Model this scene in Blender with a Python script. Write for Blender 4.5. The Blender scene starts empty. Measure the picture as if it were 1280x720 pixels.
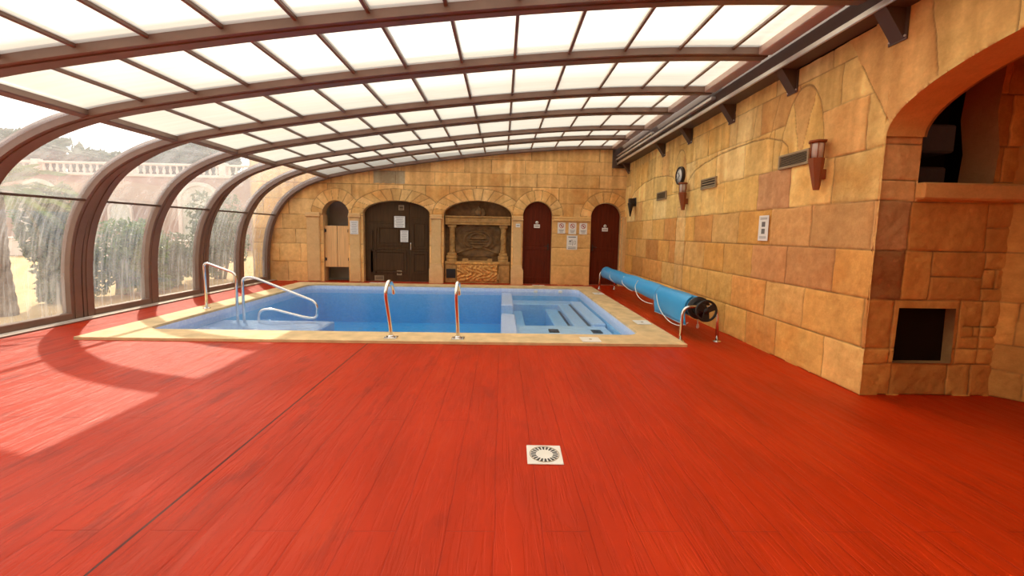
import bpy, math, random
import numpy as np
from mathutils import Vector, Matrix
random.seed(7)
C = bpy.context.scene.collection
SC = bpy.context.scene
PI = math.pi

# ------------------------------------------------------------------ materials
def srgb(r, g, b):
    f = lambda c: ((c/255)/12.92) if c/255 <= 0.04045 else (((c/255)+0.055)/1.055)**2.4
    return (f(r), f(g), f(b), 1.0)

class NT:
    def __init__(s, name):
        s.m = bpy.data.materials.new(name); s.m.use_nodes = True
        s.t = s.m.node_tree; s.t.nodes.clear()
        s.out = s.t.nodes.new('ShaderNodeOutputMaterial')
    def n(s, kind, **kw):
        nd = s.t.nodes.new(kind)
        for k, v in kw.items():
            if k.startswith('in_'):
                key = k[3:]
                key = int(key) if key.isdigit() else key.replace('_', ' ')
                nd.inputs[key].default_value = v
            else:
                setattr(nd, k, v)
        return nd
    def l(s, a, b): s.t.links.new(a, b)
    def coord(s, scale=(1, 1, 1), rot=(0, 0, 0)):
        tc = s.n('ShaderNodeTexCoord'); mp = s.n('ShaderNodeMapping')
        mp.inputs['Scale'].default_value = scale; mp.inputs['Rotation'].default_value = rot
        s.l(tc.outputs['Object'], mp.inputs['Vector']); return mp.outputs['Vector']
    def noise(s, vec, scale, detail=4, rough=.55):
        nd = s.n('ShaderNodeTexNoise'); nd.inputs['Scale'].default_value = scale
        nd.inputs['Detail'].default_value = detail; nd.inputs['Roughness'].default_value = rough
        s.l(vec, nd.inputs['Vector']); return nd.outputs['Fac']
    def ramp(s, fac, stops):
        r = s.n('ShaderNodeValToRGB'); e = r.color_ramp.elements
        while len(e) < len(stops): e.new(.5)
        for i, (p, c) in enumerate(stops):
            e[i].position = p; e[i].color = c if len(c) == 4 else (*c, 1)
        s.l(fac, r.inputs['Fac']); return r.outputs['Color']
    def mix(s, fac, a, b, kind='MIX'):
        m = s.n('ShaderNodeMix'); m.data_type = 'RGBA'; m.blend_type = kind
        for v, k in ((fac, 0), (a, 6), (b, 7)):
            if hasattr(v, 'is_linked'): s.l(v, m.inputs[k])
            else: m.inputs[k].default_value = v
        return m.outputs[2]
    def math(s, op, a, b=0.0):
        m = s.n('ShaderNodeMath'); m.operation = op
        for v, k in ((a, 0), (b, 1)):
            if hasattr(v, 'is_linked'): s.l(v, m.inputs[k])
            else: m.inputs[k].default_value = v
        return m.outputs[0]
    def bump(s, h, strength=.3, dist=.01, normal=None):
        b = s.n('ShaderNodeBump'); b.inputs['Strength'].default_value = strength; b.inputs['Distance'].default_value = dist
        s.l(h, b.inputs['Height'])
        if normal is not None: s.l(normal, b.inputs['Normal'])
        return b.outputs['Normal']
    def principled(s, col, rough=.6, metal=0., normal=None, spec=.5):
        p = s.n('ShaderNodeBsdfPrincipled')
        for v, k in ((col, 'Base Color'), (rough, 'Roughness'), (metal, 'Metallic'), (spec, 'Specular IOR Level')):
            if hasattr(v, 'is_linked'): s.l(v, p.inputs[k])
            else: p.inputs[k].default_value = v
        if normal is not None: s.l(normal, p.inputs['Normal'])
        return p
    def done(s, sh):
        s.l(sh, s.out.inputs['Surface']); return s.m

def simple(name, col, rough=.6, metal=0., var=.15, scale=8., bump=.15, bdist=.004, stretch=(1, 1, 1), spec=.4):
    t = NT(name); v = t.coord(stretch); f = t.noise(v, scale, 5)
    a = tuple(max(0, c*(1-var)) for c in col[:3]); b = tuple(min(1, c*(1+var)) for c in col[:3])
    c = t.ramp(f, [(.3, a), (.7, b)])
    nrm = t.bump(t.noise(v, scale*4, 4), bump, bdist) if bump else None
    return t.done(t.principled(c, rough, metal, nrm, spec).outputs[0])

def mat_stone():
    t = NT('sandstone'); at = t.n('ShaderNodeAttribute'); at.attribute_name = 'Col'
    v = t.coord()
    f = t.noise(v, 7, 6, .62); c = t.mix(1.0, at.outputs['Color'], t.ramp(f, [(.25, (.90, .86, .82)), (.72, (1.10, 1.12, 1.14))]), 'MULTIPLY')
    f2 = t.noise(v, 60, 3); c = t.mix(.6, c, t.ramp(f2, [(.3, (.92, .90, .88)), (.7, (1.06, 1.06, 1.06))]), 'MULTIPLY')
    nrm = t.bump(t.noise(v, 26, 8, .7), .55, .012)
    return t.done(t.principled(c, .85, 0, nrm, .25).outputs[0])

def mat_floor():
    t = NT('red_stamped_concrete')
    tc = t.n('ShaderNodeTexCoord'); sx = t.n('ShaderNodeSeparateXYZ'); t.l(tc.outputs['Object'], sx.inputs[0])
    cb = t.n('ShaderNodeCombineXYZ'); t.l(sx.outputs[1], cb.inputs[0]); t.l(sx.outputs[0], cb.inputs[1])
    br = t.n('ShaderNodeTexBrick'); br.offset = .37; br.inputs['Scale'].default_value = 1
    br.inputs['Brick Width'].default_value = 1.9; br.inputs['Row Height'].default_value = .235
    br.inputs['Mortar Size'].default_value = .0045; br.inputs['Mortar Smooth'].default_value = .35
    br.inputs['Color1'].default_value = (.35, .35, .35, 1); br.inputs['Color2'].default_value = (.65, .65, .65, 1); br.inputs['Mortar'].default_value = (0, 0, 0, 1)
    # wavy plank edges
    wob = t.n('ShaderNodeTexNoise'); wob.inputs['Scale'].default_value = 2.2; t.l(cb.outputs[0], wob.inputs['Vector'])
    va = t.n('ShaderNodeVectorMath'); va.operation = 'MULTIPLY_ADD'; t.l(wob.outputs['Color'], va.inputs[0]); va.inputs[1].default_value = (0, .035, 0); t.l(cb.outputs[0], va.inputs[2])
    t.l(va.outputs[0], br.inputs['Vector'])
    # grain stretched along the planks
    mp = t.n('ShaderNodeMapping'); t.l(tc.outputs['Object'], mp.inputs[0]); mp.inputs['Scale'].default_value = (6.5, .55, 1)
    gn = t.n('ShaderNodeTexNoise'); gn.inputs['Scale'].default_value = 3.0; gn.inputs['Detail'].default_value = 5; gn.inputs['Roughness'].default_value = .6; gn.inputs['Distortion'].default_value = .9; t.l(mp.outputs[0], gn.inputs['Vector']); g = gn.outputs['Fac']
    mp2 = t.n('ShaderNodeMapping'); t.l(tc.outputs['Object'], mp2.inputs[0]); mp2.inputs['Scale'].default_value = (2.4, .8, 1)
    st = t.noise(mp2.outputs[0], 1.1, 5, .6)
    base = t.ramp(st, [(.30, (.36, .022, .0015)), (.55, (.46, .026, .0018)), (.8, (.50, .040, .004))])
    stain = t.ramp(t.math('ADD', t.math('MULTIPLY', t.noise(mp2.outputs[0], 2.3, 6, .66), .8), t.math('MULTIPLY', g, .25)), [(.56, (0, 0, 0)), (.68, (1, 1, 1))])
    wear = t.n('ShaderNodeMapRange'); t.l(sx.outputs[0], wear.inputs[0]); wear.inputs[1].default_value = 1.2; wear.inputs[2].default_value = -2.2; wear.inputs[3].default_value = .12; wear.inputs[4].default_value = .62
    base = t.mix(t.math('MULTIPLY', stain, wear.outputs[0]), base, (.17, .012, .005, 1))
    # expansion joints (a saw cut along the deck)
    def cut(x0, w, ymax):
        d = t.math('ABSOLUTE', t.math('SUBTRACT', sx.outputs[0], x0))
        a = t.math('LESS_THAN', d, w); b = t.math('LESS_THAN', sx.outputs[1], ymax)
        return t.math('MULTIPLY', a, b)
    joint = t.math('MAXIMUM', cut(-1.71, .007, 5.3), cut(-5.08, .006, 5.3))
    mort = t.math('SUBTRACT', 1.0, br.outputs['Fac'])
    base = t.mix(t.math('MULTIPLY', br.outputs['Fac'], .22), base, (.16, .006, .005, 1))
    base = t.mix(joint, base, (.06, .006, .005, 1))
    h = t.math('ADD', t.math('MULTIPLY', mort, 1.1), t.math('MULTIPLY', t.ramp(g, [(.40, (0, 0, 0)), (.52, (1, 1, 1))]), .32))
    h = t.math('SUBTRACT', h, t.math('MULTIPLY', joint, 2.))
    nrm = t.bump(h, .6, .010)
    rg = t.ramp(g, [(.3, (.34,)*3), (.7, (.5,)*3)])
    return t.done(t.principled(base, rg, 0, nrm, .10).outputs[0])

def mat_tile(name, c1, c2, grout, size=.03):
    t = NT(name); tc = t.n('ShaderNodeTexCoord'); sx = t.n('ShaderNodeSeparateXYZ'); t.l(tc.outputs['Object'], sx.inputs[0])
    g = None
    for k in range(3):
        fr = t.math('FRACT', t.math('ADD', t.math('DIVIDE', sx.outputs[k], size), .503))
        e = t.math('LESS_THAN', fr, .12); g = e if g is None else t.math('MAXIMUM', g, e)
    sn = t.n('ShaderNodeVectorMath'); sn.operation = 'SNAP'; t.l(tc.outputs['Object'], sn.inputs[0]); sn.inputs[1].default_value = (size,)*3
    wn = t.n('ShaderNodeTexWhiteNoise'); t.l(sn.outputs[0], wn.inputs['Vector'])
    c = t.ramp(wn.outputs['Value'], [(0, c1), (1, c2)])
    c = t.mix(t.math('MULTIPLY', g, .5), c, (*grout, 1))
    return t.done(t.principled(c, .25).outputs[0])

def mat_water():
    t = NT('pool_water'); v = t.coord((1, 1.6, 1))
    h = t.math('ADD', t.noise(v, 5.5, 3, .5), t.math('MULTIPLY', t.noise(v, 16, 2), .35))
    nrm = t.bump(h, .8, .032)
    fr = t.n('ShaderNodeFresnel'); fr.inputs['IOR'].default_value = 1.33; t.l(nrm, fr.inputs['Normal'])
    gl = t.n('ShaderNodeBsdfGlossy'); gl.inputs['Roughness'].default_value = .06; t.l(nrm, gl.inputs['Normal'])
    tr = t.n('ShaderNodeBsdfTransparent'); tr.inputs['Color'].default_value = (.97, .99, 1, 1)
    mx = t.n('ShaderNodeMixShader'); t.l(t.math('MULTIPLY', fr.outputs[0], .55), mx.inputs[0]); t.l(tr.outputs[0], mx.inputs[1]); t.l(gl.outputs[0], mx.inputs[2])
    va = t.n('ShaderNodeVolumeAbsorption'); va.inputs['Color'].default_value = (.08, .80, .97, 1); va.inputs['Density'].default_value = .36
    t.l(va.outputs[0], t.out.inputs['Volume'])
    return t.done(mx.outputs[0])

def mat_milky():
    t = NT('milky_polycarbonate'); v = t.coord((.6, 9, 1))
    f = t.noise(v, 2, 4)
    c = t.ramp(f, [(.3, (.70, .665, .57)), (.7, (.78, .745, .65))])
    tl = t.n('ShaderNodeBsdfTranslucent'); t.l(c, tl.inputs[0])
    rf = t.n('ShaderNodeBsdfRefraction'); rf.inputs['Roughness'].default_value = .55; rf.inputs['IOR'].default_value = 1.08; rf.inputs['Color'].default_value = (.98, .95, .86, 1)
    df = t.n('ShaderNodeBsdfDiffuse'); df.inputs[0].default_value = (.75, .72, .6, 1)
    m1 = t.n('ShaderNodeMixShader'); m1.inputs[0].default_value = .55; t.l(tl.outputs[0], m1.inputs[1]); t.l(rf.outputs[0], m1.inputs[2])
    m2 = t.n('ShaderNodeMixShader'); m2.inputs[0].default_value = .12; t.l(m1.outputs[0], m2.inputs[1]); t.l(df.outputs[0], m2.inputs[2])
    return t.done(m2.outputs[0])

def mat_glass(name, dirt_lo, dirt_hi, streak):
    t = NT(name)
    v = t.coord((1, 7, .55)) if streak else t.coord((1, 1.2, 1.2))
    f = t.noise(v, 3.2, 6, .68)
    v2 = t.coord(); g = t.noise(v2, 1.4, 5, .6)
    if streak:
        tc = t.n('ShaderNodeTexCoord'); sx = t.n('ShaderNodeSeparateXYZ'); t.l(tc.outputs['Object'], sx.inputs[0])
        zz = t.math('MULTIPLY', t.math('SUBTRACT', 1.75, sx.outputs[2]), .55)
        f = t.math('ADD', f, t.math('MULTIPLY', t.math('MINIMUM', zz, .55), .12))
    d = t.ramp(t.math('ADD', t.math('MULTIPLY', f, .65), t.math('MULTIPLY', g, .4)), [(.40, (dirt_lo,)*3), (.72, (dirt_hi,)*3)])
    tr = t.n('ShaderNodeBsdfTransparent'); tr.inputs[0].default_value = (.96, .96, .95, 1)
    tl = t.n('ShaderNodeBsdfTranslucent'); tl.inputs[0].default_value = (.86, .84, .82, 1)
    df = t.n('ShaderNodeBsdfDiffuse'); df.inputs[0].default_value = (.8, .79, .77, 1); m0 = t.n('ShaderNodeMixShader'); m0.inputs[0].default_value = .3; t.l(tl.outputs[0], m0.inputs[1]); t.l(df.outputs[0], m0.inputs[2])
    m1 = t.n('ShaderNodeMixShader'); t.l(d, m1.inputs[0]); t.l(tr.outputs[0], m1.inputs[1]); t.l(m0.outputs[0], m1.inputs[2])
    lw = t.n('ShaderNodeFresnel'); lw.inputs[0].default_value = 1.4
    gl = t.n('ShaderNodeBsdfGlossy'); gl.inputs['Roughness'].default_value = .03
    m2 = t.n('ShaderNodeMixShader'); t.l(t.math('MULTIPLY', lw.outputs[0], .10), m2.inputs[0]); t.l(m1.outputs[0], m2.inputs[1]); t.l(gl.outputs[0], m2.inputs[2])
    return t.done(m2.outputs[0])

def mat_leaf(name, a, b):
    t = NT(name); v = t.coord(); c = t.ramp(t.noise(v, 6, 3), [(.3, a), (.7, b)])
    p = t.principled(c, .55); tl = t.n('ShaderNodeBsdfTranslucent'); t.l(c, tl.inputs[0])
    m = t.n('ShaderNodeMixShader'); m.inputs[0].default_value = .35; t.l(p.outputs[0], m.inputs[1]); t.l(tl.outputs[0], m.inputs[2])
    return t.done(m.outputs[0])

M = {}
M['stone'] = mat_stone()
M['floor'] = mat_floor()
M['frame'] = simple('brown_aluminium', (.215, .138, .10), .45, .12, .12, 3, .05)
M['frame_dark'] = simple('dark_bronze', (.095, .058, .04), .5, 0, .1, 3, .05)
M['edge'] = simple('pale_brown_aluminium', (.52, .38, .31), .42, .1, .08, 3, .05)
M['alu'] = simple('bare_aluminium', (.72, .66, .58), .35, .7, .08, 6, .05)
M['steel'] = simple('polished_steel', (.78, .77, .75), .14, 1., .04, 5, 0)
M['milky'] = mat_milky()
M['glass_low'] = mat_glass('streaked_glass', .07, .46, True)
M['glass_up'] = mat_glass('hazy_glass', .20, .40, False)
M['coping'] = simple('coping_stone', (.66, .47, .24), .7, 0, .18, 5, .3)
M['tile_deep'] = mat_tile('depth_tinted_mosaic', (.20, .52, .84), (.28, .62, .92), (.4, .62, .85))  # tile made bluer: light lost in deep water is put into the colour
M['tile_light'] = mat_tile('lavender_mosaic', (.54, .64, .92), (.68, .77, .97), (.78, .84, .97))
M['tile_step'] = mat_tile('step_mosaic', (.30, .37, .60), (.42, .49, .72), (.6, .66, .8))
M['tile_dark'] = simple('slate_blue_tile', (.012, .018, .03), .3, 0, .1, 9, .05)
M['water'] = mat_water()
M['door_red'] = simple('mahogany_door', (.115, .016, .004), .5, 0, .25, 3, .12, .003, (8, 8, .7), .15)
M['door_dark'] = simple('dark_wood_door', (.072, .036, .013), .5, 0, .25, 3, .15, .003, (8, 8, .7), .18)
M['saloon'] = simple('pine_boards', (.80, .47, .19), .55, 0, .14, 3, .1, .003, (10, 10, .6))
M['dark'] = simple('void_shade', (.016, .008, .004), .9, 0, .1, 3, 0, .004, (1, 1, 1), .05)  # near-black colour stands for the shade inside the recess and vent hole
M['corridor'] = simple('corridor_plaster', (.50, .47, .38), .8, 0, .08, 3, .1)
M['paper'] = simple('white_paper', (.82, .80, .74), .6, 0, .04, 5, 0)
M['plastic_white'] = simple('white_plastic', (.80, .77, .70), .4, 0, .05, 6, .05)
M['ink'] = simple('grey_ink', (.16, .15, .14), .6, 0, .1, 9, 0)
M['red_ink'] = simple('red_ink', (.45, .05, .04), .6, 0, .1, 9, 0)
M['relief'] = simple('dark_carved_stone', (.17, .085, .026), .7, 0, .35, 9, .4, .006)
M['carved'] = simple('carved_ochre_stone', (.62, .30, .075), .75, 0, .4, 16, .6, .01)
M['fount_stone'] = simple('brown_stone', (.46, .25, .075), .75, 0, .3, 8, .4, .006)
M['letter'] = simple('tan_stone', (.46, .26, .09), .75, 0, .2, 9, .2)
M['cover'] = simple('blue_bubble_cover', (.035, .33, .68), .38, 0, .12, 60, .35, .004)
M['cover_edge'] = simple('pale_blue_hem', (.30, .55, .75), .5, 0, .1, 20, .1)
M['rope'] = simple('white_cord', (.72, .70, .66), .7, 0, .1, 30, .2)
M['black'] = simple('black_plastic', (.018, .016, .016), .4, 0, .1, 9, .05)
M['lamp_wood'] = simple('terracotta_wood', (.30, .085, .025), .6, 0, .25, 6, .25, .004, (1, 1, .4))
M['lamp_iron'] = simple('dark_iron', (.05, .035, .028), .5, .5, .15, 9, .1)
M['lamp_glass'] = simple('frosted_lamp_glass', (.62, .55, .48), .25, 0, .08, 9, 0)
M['vent'] = simple('painted_grille', (.36, .27, .16), .5, .2, .1, 9, .05)
M['dial'] = simple('clock_dial', (.74, .72, .66), .4, 0, .05, 9, 0)
M['sand'] = simple('sandy_paving', (.46, .30, .12), .9, 0, .16, 1.2, .3, .02)
M['render_wall'] = simple('pink_render', (.33, .205, .15), .9, 0, .12, .6, .2, .02)
M['render_trim'] = simple('pale_render', (.62, .51, .43), .85, 0, .08, 2, .1)
M['leaf_a'] = mat_leaf('grey_green_leaf', (.07, .10, .045), (.15, .20, .085))
M['leaf_b'] = mat_leaf('fresh_leaf', (.08, .14, .03), (.18, .27, .06))
M['leaf_c'] = mat_leaf('dark_tree_leaf', (.04, .065, .035), (.10, .13, .06))
M['bark'] = simple('bark', (.20, .14, .09), .9, 0, .3, 12, .8, .02, (1, 1, 3))
M['plaster'] = simple('plain_plaster', (.55, .36, .17), .9, 0, .1, 2, .2)

# ------------------------------------------------------------------ builders
LOC = {}
def tag(o, label=None, cat=None, group=None, kind=None):
    if label: o['label'] = label
    if cat: o['category'] = cat
    if group: o['group'] = group
    if kind: o['kind'] = kind
    return o
def empty(name, loc=(0, 0, 0), label=None, cat=None, group=None, kind=None):
    o = bpy.data.objects.new(name, None); C.objects.link(o); o.location = loc; o.empty_display_size = .1
    LOC[o.name] = Vector(loc); return tag(o, label, cat, group, kind)
def place(name, me, mat, parent=None, smooth=False, off=None):
    base = LOC.get(parent.name, Vector((0, 0, 0))) if parent is not None else Vector((0, 0, 0))
    if parent is None:
        base = Vector(off) if off is not None else Vector((0, 0, 0))
    if base.length > 0: me.transform(Matrix.Translation(-base))
    o = bpy.data.objects.new(name, me); C.objects.link(o)
    if mat is not None: me.materials.append(mat)
    if parent is not None:
        o.parent = parent; LOC[o.name] = base
    else:
        o.location = base; LOC[o.name] = base
    if smooth: me.polygons.foreach_set('use_smooth', [True]*len(me.polygons))
    return o

class MB:
    """collects shapes (world coordinates) for one mesh"""
    def __init__(s): s.v = []; s.f = []; s.sm = []
    def add(s, vs, fs, smooth=False):
        k = len(s.v); s.v += [tuple(p) for p in vs]; s.f += [tuple(i+k for i in f) for f in fs]; s.sm += [smooth]*len(fs); return s
    def box(s, a, b, bev=0., M4=None):
        (x0, y0, z0), (x1, y1, z1) = [min(p, q) for p, q in zip(a, b)], [max(p, q) for p, q in zip(a, b)]
        if bev <= 0:
            vs = [(x, y, z) for z in (z0, z1) for y in (y0, y1) for x in (x0, x1)]
            fs = [(0, 2, 3, 1), (4, 5, 7, 6), (0, 1, 5, 4), (2, 6, 7, 3), (0, 4, 6, 2), (1, 3, 7, 5)]
        else:
            e = min(bev, .49*min(x1-x0, y1-y0, z1-z0)); vs = []; idx = {}
            for iz, z in enumerate((z0, z1)):
                for iy, y in enumerate((y0, y1)):
                    for ix, x in enumerate((x0, x1)):
                        sx, sy, sz = (e if ix == 0 else -e), (e if iy == 0 else -e), (e if iz == 0 else -e)
                        for ax in range(3):
                            p = [x+sx, y+sy, z+sz]; p[ax] = (x, y, z)[ax]; idx[(ix, iy, iz, ax)] = len(vs); vs.append(tuple(p))
            fs = []
            def quad(ax, val):
                o = [a for a in range(3) if a != ax]; r = []
                for (i, j) in ((0, 0), (1, 0), (1, 1), (0, 1)):
                    c = [0, 0, 0]; c[ax] = val; c[o[0]] = i; c[o[1]] = j; r.append(idx[(*c, ax)])
                return r
            for ax in range(3):
                for val in (0, 1): fs.append(quad(ax, val))
            for ax in range(3):
                o = [a for a in range(3) if a != ax]
                for i in (0, 1):
                    for j in (0, 1):
                        c0 = [0, 0, 0]; c0[o[0]] = i; c0[o[1]] = j; c1 = list(c0); c1[ax] = 1
                        fs.append((idx[(*c0, o[0])], idx[(*c1, o[0])], idx[(*c1, o[1])], idx[(*c0, o[1])]))
            for ix in (0, 1):
                for iy in (0, 1):
                    for iz in (0, 1): fs.append(tuple(idx[(ix, iy, iz, ax)] for ax in range(3)))
        if M4 is not None: vs = [tuple(M4 @ Vector(p)) for p in vs]
        return s.add(vs, fs)
    def tube(s, pts, r, n=10, caps=True):
        pts = [Vector(p) for p in pts]; vs = []; up = None
        rr = r if hasattr(r, '__len__') else [r]*len(pts)
        for i, p in enumerate(pts):
            d = (pts[min(i+1, len(pts)-1)]-pts[max(i-1, 0)]).normalized()
            if up is None:
                a = Vector((0, 0, 1)) if abs(d.z) < .9 else Vector((1, 0, 0)); up = (a-d*a.dot(d)).normalized()
            else:
                up = (up-d*up.dot(d)).normalized()
            sd = d.cross(up)
            for k in range(n):
                t = 2*PI*k/n; vs.append(p+(up*math.cos(t)+sd*math.sin(t))*rr[i])
        fs = [(i*n+k, i*n+(k+1) % n, (i+1)*n+(k+1) % n, (i+1)*n+k) for i in range(len(pts)-1) for k in range(n)]
        if caps: fs += [tuple(range(n-1, -1, -1)), tuple((len(pts)-1)*n+k for k in range(n))]
        return s.add(vs, fs, True)
    def lathe(s, o, axis, prof, n=24, caps=True):
        o = Vector(o); a = Vector(axis).normalized(); u = (Vector((0, 0, 1)) if abs(a.z) < .9 else Vector((1, 0, 0))); u = (u-a*u.dot(a)).normalized(); w = a.cross(u)
        vs = []
        for (r, h) in prof:
            for k in range(n):
                t = 2*PI*k/n; vs.append(o+a*h+(u*math.cos(t)+w*math.sin(t))*r)
        m = len(prof); fs = [(i*n+k, i*n+(k+1) % n, (i+1)*n+(k+1) % n, (i+1)*n+k) for i in range(m-1) for k in range(n)]
        if caps: fs += [tuple(range(n-1, -1, -1)), tuple((m-1)*n+k for k in range(n))]
        return s.add(vs, fs, True)
    def prism(s, poly, d0, d1, axis='Y'):
        """poly of (a,b) in XZ for axis Y, in YZ for axis X, in XY for axis Z"""
        def P(a, b, d): return (a, d, b) if axis == 'Y' else (d, a, b) if axis == 'X' else (a, b, d)
        n = len(poly); vs = [P(a, b, d0) for a, b in poly]+[P(a, b, d1) for a, b in poly]
        fs = [tuple(range(n)), tuple(range(2*n-1, n-1, -1))]+[(i, n+i, n+(i+1) % n, (i+1) % n) for i in range(n)]
        return s.add(vs, fs)
    def strip(s, A, B, smooth=True):
        n = len(A); return s.add(list(A)+list(B), [(i, i+1, n+i+1, n+i) for i in range(n-1)], smooth)
    def ringgap(s, outer, inner, d0, d1, axis='Y'):
        """a frame between two outlines with the same number of points"""
        def P(a, b, d): return (a, d, b) if axis == 'Y' else (d, a, b) if axis == 'X' else (a, b, d)
        n = len(outer)
        vs = [P(*p, d) for d in (d0, d1) for L in (outer, inner) for p in L]
        fs = []
        for i in range(n):
            j = (i+1) % n
            fs += [(i, j, n+j, n+i), (2*n+i, 3*n+i, 3*n+j, 2*n+j), (i, 2*n+i, 2*n+j, j), (n+i, n+j, 3*n+j, 3*n+i)]
        return s.add(vs, fs)
    def mesh(s, name):
        me = bpy.data.meshes.new(name); me.from_pydata(s.v, [], s.f)
        me.polygons.foreach_set('use_smooth', s.sm)
        import bmesh
        b = bmesh.new(); b.from_mesh(me); bmesh.ops.recalc_face_normals(b, faces=b.faces); b.to_mesh(me); b.free()
        me.update(); return me
    def build(s, name, mat, parent=None, col=None, off=None):
        me = s.mesh(name)
        if col is not None:
            at = me.color_attributes.new('Col', 'FLOAT_COLOR', 'POINT')
            at.data.foreach_set('color', np.tile(np.array([*col[:3], 1.], np.float32), len(me.vertices)))
        if off is None and parent is None and s.v:
            xs = np.array(s.v); off = ((xs[:, 0].min()+xs[:, 0].max())/2, (xs[:, 1].min()+xs[:, 1].max())/2, xs[:, 2].min())
        return place(name, me, mat, parent, off=off)

def arc_pts(cx, cz, rx, rz, a0, a1, n):
    return [(cx+rx*math.cos(a0+(a1-a0)*i/n), cz+rz*math.sin(a0+(a1-a0)*i/n)) for i in range(n+1)]
def smooth_path(pts, n=6):
    pts = [Vector(p) for p in pts]; out = []
    for i in range(len(pts)-1):
        p0, p1, p2, p3 = pts[max(i-1, 0)], pts[i], pts[i+1], pts[min(i+2, len(pts)-1)]
        for k in range(n):
            t = k/n; out.append(.5*((2*p1)+(p2-p0)*t+(2*p0-5*p1+4*p2-p3)*t*t+(3*p1-p0-3*p2+p3)*t**3))
    return out+[pts[-1]]
def round_path(pts, r, n=6):
    """a polyline with its corners rounded by radius r"""
    pts = [Vector(p) for p in pts]; out = [pts[0]]
    for i in range(1, len(pts)-1):
        a, b, c = pts[i-1], pts[i], pts[i+1]; ra = min(r, (a-b).length*.48, (c-b).length*.48)
        p, q = b+(a-b).normalized()*ra, b+(c-b).normalized()*ra
        for k in range(n+1):
            t = k/n; out.append(p*(1-t)**2+b*2*t*(1-t)+q*t*t)
    return out+[pts[-1]]
def text_mesh(body, size, depth):
    cu = bpy.data.curves.new('lettering', 'FONT'); cu.body = body; cu.size = size; cu.extrude = depth; cu.align_x = 'CENTER'; cu.align_y = 'CENTER'
    ob = bpy.data.objects.new('tmp', cu); C.objects.link(ob)
    dg = bpy.context.evaluated_depsgraph_get(); me = bpy.data.meshes.new_from_object(ob.evaluated_get(dg))
    bpy.data.objects.remove(ob); return me

# ------------------------------------------------------------------ numpy stone walls
def vnoise(u, v, s, seed):
    rng = np.random.default_rng(seed); T = rng.random((256, 256)).astype(np.float32)
    x, y = u*s+37.3, v*s+91.7; xi, yi = np.floor(x).astype(int), np.floor(y).astype(int); fx, fy = x-xi, y-yi
    fx = fx*fx*(3-2*fx); fy = fy*fy*(3-2*fy)
    g = lambda a, b: T[a % 256, b % 256]
    return (g(xi, yi)*(1-fx)+g(xi+1, yi)*fx)*(1-fy)+(g(xi, yi+1)*(1-fx)+g(xi+1, yi+1)*fx)*fy
def fbm(u, v, s, seed, o=4):
    r = 0; a = .5
    for k in range(o): r = r+a*vnoise(u, v, s*2**k, seed+k); a *= .5
    return r

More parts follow.
